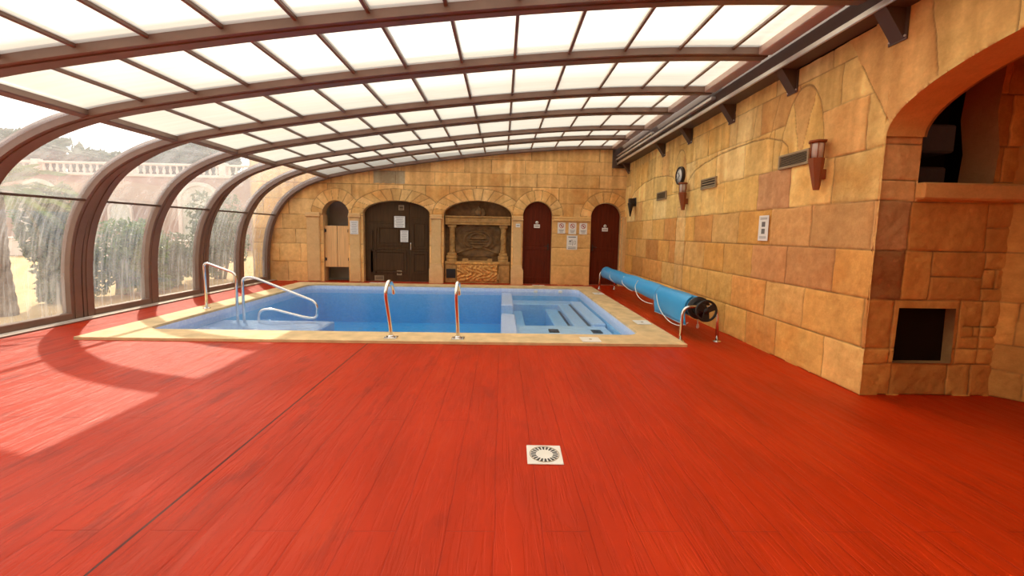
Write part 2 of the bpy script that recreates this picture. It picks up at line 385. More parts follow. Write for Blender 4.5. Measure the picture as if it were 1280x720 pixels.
def stone_wall(name, us, vs, pos, rows, rings=(), segs=(), openings=(), keep=None, palette=None, patches=(), clear=(), row_tint=None, seed=1, groove=.011, gw=.010, rough=.006, reveals=(), grout=(.20, .105, .045)):
    """grid mesh of dressed stone: rows = [(v0, v1, [joints])], rings = (uc, vc, ri_u, ri_v, ro_u, ro_v, a0, a1, n)"""
    U, V = np.meshgrid(us, vs, indexing='ij'); sh = U.shape
    uw = U+.010*(fbm(U, V, 5, seed+50)-.5)*2; vw = V+.008*(fbm(U, V, 4, seed+60)-.5)*2
    D = np.full(sh, 9., np.float32); I = np.zeros(sh, np.int64)
    for r, (v0, v1, js) in enumerate(rows):
        m = (vw >= v0) & (vw < v1)
        k = np.searchsorted(np.array(js), uw[m]) if len(js) else np.zeros(m.sum(), int)
        I[m] = r*97+k+1
        d = np.minimum(np.abs(vw[m]-v0), np.abs(vw[m]-v1))
        for j in js: d = np.minimum(d, np.abs(uw[m]-j))
        D[m] = d
    for q, fn in enumerate(clear):
        m = fn(uw, vw); D[m] = 9.; I[m] = 9000+q*17
    for q, (uc, vc, riu, riv, rou, rov, a0, a1, n) in enumerate(rings):
        du, dv = uw-uc, vw-vc; ang = np.arctan2(dv/rov, du/rou)
        ei = np.sqrt((du/max(riu, 1e-6))**2+(dv/max(riv, 1e-6))**2); eo = np.sqrt((du/rou)**2+(dv/rov)**2)
        m = (ei > 1) & (eo < 1) & (ang >= a0) & (ang <= a1)
        t = (ang-a0)/(a1-a0)*n; rr = np.sqrt(du**2+dv**2)
        d = np.minimum(np.abs(ei-1)*min(riu, riv), np.abs(eo-1)*min(rou, rov))
        d = np.minimum(d, np.abs(t-np.round(t))*(a1-a0)/n*rr)
        d = np.minimum(d, rr*np.minimum(np.abs(ang-a0), np.abs(ang-a1)))
        I[m] = 5000+q*61+np.floor(t[m]).astype(int); D[m] = d[m]
        m2 = ~m & (ang >= a0) & (ang <= a1); D[m2] = np.minimum(D[m2], np.abs(eo[m2]-1)*min(rou, rov))
    for (u0, v0, u1, v1) in segs:
        L2 = (u1-u0)**2+(v1-v0)**2; t = np.clip(((uw-u0)*(u1-u0)+(vw-v0)*(v1-v0))/L2, 0, 1)
        D = np.minimum(D, np.hypot(uw-u0-t*(u1-u0), vw-v0-t*(v1-v0)))
    rng = np.random.default_rng(seed); ro = rng.random(20000); rp = rng.random(20000)
    e = np.clip(D/gw, 0, 1); e = e*e*(3-2*e); soft = np.clip(D/.045, 0, 1)
    H = -groove*(1-e)-.004*(1-soft)+(ro[I]-.5)*.007+rough*(fbm(U, V, 9, seed+5, 5)-.5)*2*1.4
    pal = np.array(palette); pi = np.floor(rp[I]*len(pal)).astype(int); col = pal[pi]
    for r, c in (row_tint or {}).items():
        m = (I >= r*97) & (I < r*97+97); col[m] = col[m]*np.array(c)
    for (u0, u1, v0, v1, c) in patches:
        m = (uw > u0) & (uw < u1) & (vw > v0) & (vw < v1); col[m] = c
    col = col*(.86+.28*ro[I])[..., None]
    col = col*(.90+.26*fbm(U, V*.35, 5, seed+9, 4))[..., None]
    stk = np.clip((fbm(U, V*.06, 9, seed+31, 3)-.5)*2.6, -.5, .5)[..., None]*np.clip((V-1.2)/1.6, .15, 1)[..., None]
    col = col*(1+stk*np.array([.26, .36, .44]))
    fine = (fbm(U, V, 22, seed+33, 4)-.47)[..., None]; col = col*(1+fine*np.array([.22, .28, .34]))
    blot = np.clip((fbm(U, V, 2.1, seed+20, 4)-.50)*4, 0, 1)[..., None]
    col = col*(1-blot)+col*np.array([.93, .80, .66])*blot
    g = ((1-np.clip(D/(gw*.8), 0, 1))*.85)[..., None]; col = col*(1-g)+np.array(grout)*g
    # openings: drop cells, snap the rim onto the outline
    cu, cv = .5*(U[:-1, :-1]+U[1:, 1:]), .5*(V[:-1, :-1]+V[1:, 1:]); K = np.ones(cu.shape, bool)
    if keep is not None: K &= keep(cu, cv)
    for out in openings:
        P = np.array(out); A, B = P, np.roll(P, -1, 0)
        m = np.zeros(cu.shape, bool)
        for (x0, y0), (x1, y1) in zip(A, B):
            c = ((y0 > cv) != (y1 > cv)); 
            with np.errstate(divide='ignore', invalid='ignore'):
                xi = (x1-x0)*(cv-y0)/(y1-y0 if y1 != y0 else 1e-9)+x0
            m ^= c & (cu < xi)
        K &= ~m
        cell = max(us[1]-us[0], vs[1]-vs[0], us[-1]-us[-2])*1.05
        bd = np.full(sh, 9.); bx, by = U.copy(), V.copy()
        for (x0, y0), (x1, y1) in zip(A, B):
            near = (U > min(x0, x1)-cell) & (U < max(x0, x1)+cell) & (V > min(y0, y1)-cell) & (V < max(y0, y1)+cell)
            L2 = (x1-x0)**2+(y1-y0)**2
            if L2 == 0 or not near.any(): continue
            t = np.clip(((U[near]-x0)*(x1-x0)+(V[near]-y0)*(y1-y0))/L2, 0, 1)
            px, py = x0+t*(x1-x0), y0+t*(y1-y0); d = np.hypot(U[near]-px, V[near]-py)
            cur = bd[near]; w = d < cur; a = bx[near]; b = by[near]; a[w] = px[w]; b[w] = py[w]; bx[near] = a; by[near] = b; cur[w] = d[w]; bd[near] = cur
        w = bd < cell*.72; U = np.where(w, bx, U); V = np.where(w, by, V); H = np.where(w, H*.3, H)
    X, Y, Z = pos(U, V, H)
    nu, nv = sh; idx = np.arange(nu*nv).reshape(sh)
    q = np.stack([idx[:-1, :-1], idx[1:, :-1], idx[1:, 1:], idx[:-1, 1:]], -1)[K]
    used = np.unique(q); remap = np.full(nu*nv, -1); remap[used] = np.arange(len(used))
    co = np.stack([X, Y, Z], -1).reshape(-1, 3)[used]; cl = col.reshape(-1, 3)[used]; q = remap[q]
    # reveals: (list of 3-D front points, list of 3-D back points)
    exv, exq, exc = [], [], []
    base = len(co)
    for A, B, c in reveals:
        n = len(A)
        for i in range(n-1): exq.append((base+i, base+i+1, base+n+i+1, base+n+i))
        exv += list(A)+list(B); exc += [c]*(2*n); base += 2*n
    if exv:
        co = np.vstack([co, np.array(exv)]); cl = np.vstack([cl, np.array(exc)]); q = np.vstack([q, np.array(exq)])
    me = bpy.data.meshes.new(name); me.vertices.add(len(co)); me.vertices.foreach_set('co', co.astype(np.float32).ravel())
    me.loops.add(q.size); me.loops.foreach_set('vertex_index', q.ravel().astype(np.int32))
    me.polygons.add(len(q)); me.polygons.foreach_set('loop_start', np.arange(0, q.size, 4, dtype=np.int32))
    me.polygons.foreach_set('use_smooth', np.ones(len(q), bool))
    me.update(calc_edges=True); me.validate()
    at = me.color_attributes.new('Col', 'FLOAT_COLOR', 'POINT')
    at.data.foreach_set('color', np.hstack([cl, np.ones((len(cl), 1))]).astype(np.float32).ravel())
    return place(name, me, M['stone'])

def spaced(a, b, f):
    r = [a]
    while r[-1] < b: r.append(r[-1]+f(r[-1]))
    r = np.array(r); return a+(r-a)*(b-a)/(r[-1]-a)

PAL_R = [(.84, .57, .20), (.88, .61, .22), (.82, .52, .16), (.85, .57, .20), (.74, .43, .15), (.88, .63, .26)]
PAL_B = [(.80, .48, .18), (.83, .51, .19), (.77, .44, .15), (.80, .49, .18), (.84, .53, .21)]
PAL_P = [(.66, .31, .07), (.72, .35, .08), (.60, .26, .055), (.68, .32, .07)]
YB = 11.75
def wx(y): return 3.36+.0112*max(y-3.7, 0)

# ------------------------------------------------------------------ right wall
nr = np.random.default_rng(3)
def joints(first, lo, hi, a=.55, b=.85):
    js = list(first)
    while js[-1] < hi: js.append(js[-1]+nr.uniform(a, b))
    while js[0] > lo: js.insert(0, js[0]-nr.uniform(a, b))
    return js
CT = 3.56      # wall top, behind the beam
rows_r = [(0, .446, joints([4.17, 4.95, 5.58], -1, 12)), (.446, .905, joints([4.52, 5.21, 6.01], -1, 12)),
          (.905, 1.355, joints([4.14, 4.86, 5.55], -1, 12)), (1.355, 1.809, joints([4.51, 5.20, 5.95], -1, 12)),
          (1.809, 2.281, joints([4.25, 4.90, 5.53, 6.41], -1, 12)),
          (2.281, 2.79, joints([3.9, 4.47, 5.27, 5.9, 6.7], -1, 12)), (2.79, 3.20, joints([4.25, 4.86], -1, 12)), (3.20, 3.6, joints([4.4, 5.3], -1, 12, .9, 1.2))]
ARCH = (2.0, 2.36, 1.68, .54)      # the open arch towards the alcove
rings_r = [
           (4.78, 2.30, 1e-3, 1e-3, .36, .86, .02, PI-.02, 3),
           (8.12, 2.30, 1e-3, 1e-3, .34, .80, .02, PI-.02, 3),
           ]
VL = [(3.69, 2.50, 4.02, 3.08), (3.30, 2.73, 3.44, 3.6), (2.80, 2.84, 2.83, 3.6), (2.2, 2.9, 2.2, 3.6)]
side = lambda L: (lambda u, v: (u-L[0]) < (v-L[1])*(L[2]-L[0])/(L[3]-L[1]))
AR1 = [(7.78, 2.30), (7.77, 2.36), (7.69, 2.48), (7.48, 2.60), (7.10, 2.68), (6.54, 2.735), (6.09, 2.745), (5.71, 2.745), (5.40, 2.715), (5.12, 2.62), (5.0, 2.53), (4.96, 2.30)]
AR2 = [(11.3, 2.30), (11.25, 2.43), (10.93, 2.58), (10.31, 2.71), (9.5, 2.75), (8.79, 2.70), (8.44, 2.62), (8.27, 2.50), (8.22, 2.30)]
def above(A):
    us_, vs_ = np.array([a for a, b in A])[::-1], np.array([b for a, b in A])[::-1]
    return lambda u, v: (u > us_[0]) & (u < us_[-1]) & (v > np.interp(u, us_, vs_)) & (v < 3.2)
def fan(A, js):
    us_, vs_ = np.array([a for a, b in A])[::-1], np.array([b for a, b in A])[::-1]; c = (us_[0]+us_[-1])/2
    return [(j, float(np.interp(j, us_, vs_)), j+(j-c)*.16, 3.2) for j in js]
def poly(A): return [(*a, *b) for a, b in zip(A[:-1], A[1:])]
clear_r = [(lambda u, v, k=k, f=above(A): f(u, v) & (u > A[-1][0]+(A[0][0]-A[-1][0])*k/7) & (u <= A[-1][0]+(A[0][0]-A[-1][0])*(k+1)/7)) for A in (AR1, AR2) for k in range(7)]+[lambda u, v, L=L: side(L)(u, v) & (v > 2.36) for L in VL]
segs_r = VL+poly(AR1)+poly(AR2)+poly([(a, b+.006) for a, b in AR1])+poly([(a, b+.006) for a, b in AR2])+fan(AR1, [AR1[-1][0]+(AR1[0][0]-AR1[-1][0])*k/7 for k in range(1, 7)])+fan(AR2, [AR2[-1][0]+(AR2[0][0]-AR2[-1][0])*k/7 for k in range(1, 7)])+[(7.74, .0, 7.74, 2.0), (8.15, .0, 8.15, 2.0), (7.74, 2.0, 8.15, 2.0)]
def keep_r(u, v):
    inside = (np.abs(u-ARCH[0]) < ARCH[2]+.02) & (v < ARCH[1])
    return ~inside
al = arc_pts(ARCH[0], ARCH[1], ARCH[2], ARCH[3], 0, PI, 40)
outline = [(3.68, -.1)]+al+[(.32, -.1)]
us = spaced(-.6, YB, lambda y: .010 if y < 5.4 else .010+.0024*(y-5.4)); vs = np.arange(0, CT+.001, .0118)
soff = (.85, .46, .13)
rev = [([(3.36, y, z) for y, z in al], [(3.72, y, z) for y, z in al], soff), ([(3.36, .32, 2.36), (3.36, .32, -.1)], [(3.72, .32, 2.36), (3.72, .32, -.1)], soff)]
wr = stone_wall('wall_right', us, vs, lambda U, V, H: (3.36+.0112*np.maximum(U-3.7, 0)-H, U, V), rows_r, rings_r, segs_r,
                openings=[outline], palette=PAL_R, clear=clear_r, row_tint={0: (.94, .79, .62), 1: (.92, .74, .57), 2: (.85, .64, .48), 3: (.91, .74, .60)}, patches=[(4.90, 5.53, 1.809, 2.281, (.58, .31, .14)), (7.74, 8.15, 0, 2., (.76, .48, .19)), (4.14, 4.86, .905, 1.355, (.60, .30, .11)), (4.86, 5.55, .905, 1.355, (.56, .27, .10)),
                                            (3.7, 4.51, 1.355, 1.809, (.68, .38, .14)), (4.51, 5.2, 1.355, 1.809, (.66, .36, .13))],
                seed=11, rough=.007, reveals=rev)
tag(wr, 'ochre sandstone block wall with blind arches running along the pool', 'wall', kind='structure')
m = MB(); m.box((3.36, -3.6, 0), (3.5, -.55, CT)); tag(m.build('wall_right_rear', M['stone'], col=(.6, .36, .14)), 'sandstone wall stretch behind the viewer', 'wall', kind='structure')

# alcove behind the open arch: face at y = 3.7
ho = [(3.655, .31), (4.215, .31), (4.205, .83), (3.665, .83)]
void = [(3.71, 1.96), (4.40, 1.96), (4.42, 2.28), (4.36, 2.6), (4.40, 3.12), (3.71, 3.12)]
rows_p = [(0, .30, [3.66, 4.2, 4.42]), (.30, .446, [3.62, 4.25, 4.46]), (.446, .905, [3.62, 4.25, 4.46, 4.7]), (.905, 1.355, [3.67, 3.93, 4.43]), (1.355, 1.80, [3.68, 4.40]), (1.80, 1.985, [3.70]), (1.985, 2.30, [4.47]), (2.30, 2.75, [4.5]), (2.75, 3.4, [4.45])]
segs_p = [(3.93, 1.12, 4.43, 1.12), (4.43, 1.02, 4.7, 1.02), (4.43, 1.2, 4.7, 1.2), (4.55, 1.02, 4.55, 1.2), (4.40, 1.58, 4.7, 1.58), (4.3, .66, 4.62, .66), (4.3, .56, 4.62, .56), (4.40, .66, 4.40, .56)]
F3 = lambda P, y: [(a, y, b) for a, b in P+[P[0]]]
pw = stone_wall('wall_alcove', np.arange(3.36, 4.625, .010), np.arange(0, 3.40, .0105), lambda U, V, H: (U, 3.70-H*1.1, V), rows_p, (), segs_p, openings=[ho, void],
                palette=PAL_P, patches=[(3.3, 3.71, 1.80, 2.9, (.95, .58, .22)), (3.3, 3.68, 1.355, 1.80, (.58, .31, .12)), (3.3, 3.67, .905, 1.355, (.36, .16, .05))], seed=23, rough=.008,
                reveals=[(F3(ho, 3.70), F3(ho, 4.05), (.30, .15, .05)), (F3(void, 3.70), F3(void, 4.0), (.40, .19, .07))])  # vent reveal coloured dark to fill the hole with shade
tag(pw, 'brown stone alcove wall with square floor vent and dark unglazed opening', 'wall', kind='structure')
ax = np.arange(-.06, .90, .011)
ps = stone_wall('wall_alcove_side', ax, np.arange(0, 3.40, .012), lambda U, V, H: (4.61+U*.74-H*.66, 3.70-U*.67-H*.74, V),
                [(0, .26, [.2, .6]), (.26, .5, [.35]), (.5, .905, [.12, .5]), (.905, 1.355, [.3, .7]), (1.355, 1.8, [.22, .6]), (1.8, 2.3, [.4]), (2.3, 2.8, [.2, .7]), (2.8, 3.5, [.4])], palette=PAL_P, seed=31, rough=.008)
tag(ps, 'brown stone return wall closing the alcove', 'wall', kind='structure')
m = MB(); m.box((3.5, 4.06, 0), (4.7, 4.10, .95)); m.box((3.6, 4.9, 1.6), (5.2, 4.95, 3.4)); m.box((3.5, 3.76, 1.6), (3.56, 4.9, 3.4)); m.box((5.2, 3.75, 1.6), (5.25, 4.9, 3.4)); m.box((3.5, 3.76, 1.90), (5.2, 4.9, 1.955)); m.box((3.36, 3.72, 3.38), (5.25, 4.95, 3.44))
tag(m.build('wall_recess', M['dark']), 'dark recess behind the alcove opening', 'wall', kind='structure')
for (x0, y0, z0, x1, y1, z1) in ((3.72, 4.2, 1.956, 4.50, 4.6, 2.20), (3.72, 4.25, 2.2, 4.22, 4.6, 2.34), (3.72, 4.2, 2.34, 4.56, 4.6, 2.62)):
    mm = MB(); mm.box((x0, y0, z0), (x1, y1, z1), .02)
    tag(mm.build('stone_slab', M['stone'], col=(.06, .02, .006)), 'rough stone slab stacked inside the alcove opening, shade put into its colour', 'slab', 'stacked slabs in the alcove')  # slab colour lowered to carry the darkness of the unlit opening
m = MB(); m.box((3.70, 3.63, 1.815), (4.66, 3.72, 1.965), .018)
tag(m.build('trim_1', M['stone'], col=(.78, .42, .13)), 'projecting stone sill under the dark alcove opening', 'sill', kind='structure')
m = MB(); m.box((3.36, -.5, 3.40), (6.5, 3.7, 3.46)); m.box((5.27, -.5, 0), (5.35, 3.12, 3.4)); m.box((3.36, -.58, 0), (5.35, -.5, 3.4))
m.box((3.37, -.5, 0), (3.72, .31, 3.4)); m.prism([(y, z) for y, z in al]+[(.32, 3.4), (3.68, 3.4)], 3.725, 3.70, 'X')
tag(m.build('wall_alcove_shell', M['stone'], col=(.45, .22, .08)), 'rear shell of the stone alcove', 'wall', kind='structure')
m = MB(); m.box((3.60, 3.79, .28), (4.25, 3.84, .86)); tag(m.build('vent_shade_panel', M['dark']), 'dark panel standing for the shade in the square alcove vent hole', 'hatch')  # near-black sheet painted as the shade inside the open vent

# ------------------------------------------------------------------ back wall
def arch_open(x0, x1, top, spring, horse=0.):
    cx, rx = (x0+x1)/2, (x1-x0)/2+horse
    return [(x1, -.05), (x1, spring-.02)]+arc_pts(cx, spring, rx, top-spring, 0, PI, 28)+[(x0, spring-.02), (x0, -.05)]
D1 = arch_open(-4.98, -4.29, 2.255, 1.86, .03); D2 = arch_open(-3.88, -2.04, 2.285, 1.92); DN = arch_open(-1.645, .255, 2.33, 1.92); D3 = arch_open(.575, 1.395, 2.345, 1.95); D4 = arch_open(2.49, 3.335, 2.345, 1.95)
nb = np.random.default_rng(8)
def jb(a, b): 
    r = [-8.2]
    while r[-1] < 4: r.append(r[-1]+nb.uniform(a, b))
    return r
rows_b = [(0, .55, [-6.6, -5.98, -5.35]), (.55, 1.05, [-6.2, -5.62]), (1.05, 1.45, [-6.35, -5.75, -5.2]), (1.45, 1.86, [-6.1, -5.4]), (1.86, 2.28, jb(.6, .9)), (2.28, 2.72, jb(.6, .95)), (2.72, 3.08, jb(.7, 1.1)), (3.08, 3.45, jb(.7, 1.1)), (3.45, 4.2, jb(.8, 1.2))]
rg = lambda x0, x1, s, t, w, n, a=.0: ((x0+x1)/2, s, (x1-x0)/2, t-s, (x1-x0)/2+w, t-s+w, a, PI-a, n)
rings_b = [rg(-4.98, -4.29, 1.86, 2.255, .33, 9), rg(-3.88, -2.04, 1.92, 2.285, .32, 13), rg(-1.645, .255, 1.92, 2.33, .32, 13), rg(.575, 1.395, 1.95, 2.345, .30, 9), rg(2.49, 3.335, 1.95, 2.345, .30, 9)]
def rv(out, y1, c=(.62, .36, .15)): return ([(a, YB, b) for a, b in out], [(a, y1, b) for a, b in out], c)
wb = stone_wall('wall_back', np.arange(-6.9, 3.62, .0165), np.arange(0, 4.12, .0160), lambda U, V, H: (U, YB-H, V), rows_b, rings_b, [], openings=[D1, D2, DN, D3, D4], palette=PAL_B,
                patches=[(-3.58, -2.72, 2.75, 3.1, (.44, .36, .22)), (1.40, 2.49, 0, 1.80, (.71, .42, .15))], seed=41, rough=.004, gw=.013,
                reveals=[rv(D1, YB+.3), rv(D2, YB+.26), rv(DN, YB+.34), rv(D3, YB+.2), rv(D4, YB+.2)])
tag(wb, 'sandstone end wall with five arched openings behind the pool', 'wall', kind='structure')
m = MB(); m.box((-6.95, YB+.9, -.1), (3.7, YB+1., 4.3)); m.box((-6.95, YB+.02, -.1), (-6.85, YB+.95, 4.12)); m.box((-6.95, YB+.03, 3.95), (3.7, YB+.95, 4.12))
tag(m.build('wall_back_rear', M['plaster']), 'rear face of the end wall', 'wall', kind='structure')
m = MB(); m.box((-7.0, -3.7, -.1), (5.4, -3.6, 3.9)); tag(m.build('wall_rear', M['plaster']), 'plain ochre wall behind the viewer', 'wall', kind='structure')
# corner pier at the end of the right wall
m = MB(); m.box((3.36, YB-.16, 0), (3.5, YB+.02, 1.96), .012); tag(m.build('trim_2', M['stone'], col=(.72, .45, .19)), 'pale stone corner strip beside the last door', 'trim', kind='structure')
# pilasters with capital and flared base
def pilaster(k, x0, x1, base, label):
    t = empty('trim_%d' % k, ((x0+x1)/2, YB, 0), label, 'pilaster', kind='structure')
    y = YB-.07
    b = MB(); b.box((x0, y, .34 if base else 0), (x1, YB+.02, 1.80), .02); b.build('shaft', M['stone'], t, col=(.73, .46, .20))
    c = MB(); c.box((x0-.03, y-.035, 1.80), (x1+.03, YB+.02, 1.84), .01); c.box((x0-.015, y-.02, 1.84), (x1+.015, YB+.02, 1.92), .012); c.build('capital', M['stone'], t, col=(.76, .49, .22))
    if base:
        d = MB(); d.prism([(x0-.05, 0), (x1+.05, 0), (x1+.05, .40), (x1+.02, .48), (x1, .56), (x0, .56), (x0-.02, .48), (x0-.05, .40)], y-.05, YB+.02); d.build('pedestal', M['stone'], t, col=(.75, .48, .22))
pilaster(3, -5.42, -5.06, False, 'sandstone pilaster beside the swing doors at the glazed end')
pilaster(4, -4.24, -3.95, False, 'sandstone pilaster between swing doors and dark double door')
pilaster(5, -1.985, -1.70, True, 'sandstone pilaster between double door and wall fountain')
pilaster(6, .30, .55, True, 'sandstone pilaster between wall fountain and red door')
m = MB(); m.box((1.43, YB-.05, 1.80), (2.46, YB+.01, 1.86), .015); m.box((1.43, YB-.035, 1.86), (2.46, YB+.01, 1.93), .012)
tag(m.build('trim_7', M['stone'], col=(.74, .46, .18)), 'stone moulding band above the pool rule signs', 'moulding', kind='structure')
m = MB(); m.box((-4.24, YB-.005, .0), (-4.225, YB, .001))

# --- doorway 1: swing doors
m = MB(); m.box((-5.2, YB+.88, 0), (-4.1, YB+.9, 2.4)); m.box((-5.2, YB+.3, 0), (-5.15, YB+.9, 2.4)); m.box((-4.12, YB+.3, 0), (-4.07, YB+.9, 2.4)); m.box((-5.2, YB+.3, 2.35), (-4.07, YB+.9, 2.4)); m.box((-5.2, YB+.3, -.05), (-4.07, YB+.9, 0))
tag(m.build('wall_passage', M['corridor']), 'dim plastered passage behind the swing doors', 'wall', kind='structure')
def leaf(k, x0, x1, hinge, label):
    t = empty('door_%d' % k, (hinge, YB+.1, .40), label, 'door', kind='structure'); n = 1
    b = MB()
    w = (x1-x0)/n
    for i in range(n): b.box((x0+i*w+.002, YB+.085, .40), (x0+(i+1)*w-.002, YB+.115, 1.56), .006)
    b.build('panel', M['saloon'], t)
    c = MB(); c.box((x0+.02, YB+.115, .5), (x1-.02, YB+.135, .6), .004); c.box((x0+.02, YB+.115, 1.36), (x1-.02, YB+.135, 1.46), .004); c.build('batten', M['saloon'], t)
    for z in (.56, 1.36):
        h = MB(); h.lathe((hinge, YB+.08, z), (0, 0, 1), [(.014, 0), (.014, .12)], 10); h.box((min(hinge, hinge+.05*(1 if x0 >= hinge-.01 else -1)), YB+.078, z+.02), (max(hinge, hinge+.05*(1 if x0 >= hinge-.01 else -1)), YB+.086, z+.10)); h.build('hinge', M['lamp_iron'], t)
leaf(1, -4.975, -4.642, -4.98, 'pine board swing door leaf hinged on the pilaster side')
leaf(2, -4.632, -4.295, -4.29, 'pine board swing door leaf beside the notice sign')
# --- double door
t = empty('door_3', (-2.96, YB+.2, 0), 'dark brown panelled double door under a wide stone arch', 'door', kind='structure')
ins = lambda P, d: [(-2.96+(a+2.96)*(1-d), b*(1-d*.6)) for a, b in P]
def clipx(P, a, b): return [(min(max(x, a), b), z) for x, z in P]
for xa, xb in ((-3.88, -2.635), (-2.625, -2.04)):
    b = MB(); b.prism([(xa, .02), (xb, .02)]+[(x, z-.012) for x, z in clipx([p for p in D2 if p[1] > 1.8], xa, xb)], YB+.16, YB+.21); lf = b.build('leaf', M['door_dark'], t)
    for (px0, px1, z0, z1) in (((-3.72, -3.56, .2, 1.5), (-3.52, -2.86, 1.03, 1.58), (-3.72, -2.72, .25, .9)) if xa < -3 else ((-2.55, -2.13, .25, .85), (-2.55, -2.13, .95, 1.72))):
        r = MB(); rect = lambda a, b_, c, d: [(a, c), (b_, c), (b_, d), (a, d)]
        r.ringgap(rect(px0, px1, z0, z1), rect(px0+.045, px1-.045, z0+.045, z1-.045), YB+.135, YB+.162)
        r.box((px0+.07, YB+.148, z0+.07), (px1-.07, YB+.162, z1-.07), .01); r.build('raised_panel', M['door_dark'], lf)
    for z in ((.95, 1.68) if xa < -3 else (.9, 1.8)):
        r = MB(); r.box((xa+.04, YB+.148, z-.03), (xb-.04, YB+.162, z+.03), .006); r.build('rail', M['door_dark'], lf)
h = MB(); h.tube(round_path([(-2.585, YB+.16, .92), (-2.585, YB+.10, .92), (-2.585, YB+.10, 1.12), (-2.585, YB+.16, 1.12)], .03), .012, 8); h.build('handle', M['steel'], t)
def grille(x0, x1, z0, z1, parent=None, y=YB+.15, n=5, name='vent', mat='vent'):
    g = MB(); rect = lambda a, b_, c, d: [(a, c), (b_, c), (b_, d), (a, d)]
    e = .022; g.ringgap(rect(x0, x1, z0, z1), rect(x0+e, x1-e, z0+e, z1-e), y-.012, y+.008)
    for i in range(n):
        z = z0+e+(z1-z0-2*e)*(i+.5)/n; g.box((x0+e, y-.008, z-.006), (x1-e, y+.004, z+.006))
    return g.build(name, M[mat], parent)
grille(-3.62, -3.36, .03, .17, t, n=4); grille(-2.99, -2.85, .19, .32, t, n=3); grille(-2.93, -2.78, 2.03, 2.17, t, n=2)
# --- doors with round heads
def round_door(k, out, label, hs):
    x0, x1 = out[-1][0], out[0][0]; cx = (x0+x1)/2
    t = empty('door_%d' % k, (cx, YB+.15, 0), label, 'door', kind='structure')
    sh = lambda e: [(cx+(a-cx)*(1-e), max(b, .012)-(.012 if b > 1.9 else 0)*1.0) for a, b in out]
    b = MB(); b.prism(sh(.01), YB+.13, YB+.175); b.build('panel', M['door_red'], t)
    n = 5
    for i in range(1, n):
        x = x0+(x1-x0)*i/n; r = (x1-x0)/2; zt = 1.95+.38*math.sqrt(max(0, 1-((x-cx)/r)**2))
        g = MB(); g.box((x-.006, YB+.126, .03), (x+.006, YB+.132, zt-.03)); g.build('batten', M['door_red'], t)
    for z in (.16, 1.03):
        g = MB(); g.box((x0+.02, YB+.118, z-.045), (x1-.02, YB+.132, z+.045), .006); g.build('rail', M['door_red'], t)
    h = MB(); hx = x1-.09 if hs > 0 else x0+.09
    h.box((hx-.02, YB+.115, .98), (hx+.02, YB+.131, 1.16), .004); h.tube([(hx, YB+.12, 1.09), (hx, YB+.07, 1.09), (hx-.11*hs, YB+.065, 1.09)], .010, 8); h.build('handle', M['lamp_iron'], t)
    return t
round_door(4, D3, 'round-headed dark red door between fountain and pool rule signs', 1)
round_door(5, D4, 'round-headed dark red door in the corner by the blue cover reel', -1)

# --- wall fountain in its niche
yf = YB+.10
t = empty('wall_fountain', (-.7, yf, 0), 'carved stone wall fountain with lettered lintel in an arched niche', 'fountain')
b = MB(); b.prism([(a, b_) for a, b_ in DN], YB+.30, YB+.34); b.build('back_slab', M['relief'], t)
b = MB(); b.box((-1.62, yf+.0, 1.70), (.23, YB+.3, 1.86), .015); b.box((-1.62, yf-.03, 1.86), (.23, YB+.3, 1.90), .01); b.box((-1.62, yf-.02, 1.66), (.23, YB+.3, 1.70), .008); lin = b.build('lintel', M['fount_stone'], t)
tm = text_mesh('VISTA AZUL', .165, .012); tm.transform(Matrix.Translation((-.68, yf-.005, 1.782)) @ Matrix.Rotation(PI/2, 4, 'X') @ Matrix.Diagonal((1.55, 1, 1, 1)))
place('lettering', tm, M['letter'], lin)
b = MB(); b.prism([(-.86, 1.86), (-.53, 1.86), (-.50, 2.0), (-.56, 2.13), (-.62, 2.10), (-.69, 2.20), (-.76, 2.10), (-.83, 2.13), (-.89, 2.0)], yf+.02, YB+.3); b.lathe((-.695, yf+.02, 1.99), (0, -1, 0), [(.10, 0), (.09, .03), (.04, .05), (.0, .055)], 16); b.build('crest', M['relief'], t)
for x in (-1.43, .03):
    b = MB(); b.box((x-.12, yf+.02, .78), (x+.12, YB+.3, .86), .012); b.box((x-.12, yf+.02, 1.58), (x+.12, YB+.3, 1.66), .012)
    b.lathe((x, yf+.13, .86), (0, 0, 1), [(.10, 0), (.085, .06), (.075, .3), (.085, .42), (.07, .55), (.085, .68), (.1, .72)], 14); 
    for k in range(4): b.tube(smooth_path([(x-.07, yf+.08, .92+k*.16), (x, yf+.035, .97+k*.16), (x+.07, yf+.08, 1.03+k*.16)], 4), .014, 6)
    b.build('column', M['fount_stone'], t)
    b = MB(); b.box((x-.14, yf-.02, .56), (x+.14, YB+.3, .70), .012); b.box((x-.09, yf-.04, .585), (x+.09, yf, .685), .012); b.box((x-.15, yf-.04, .70), (x+.15, YB+.3, .78), .01); b.build('console', M['fount_stone'], t)
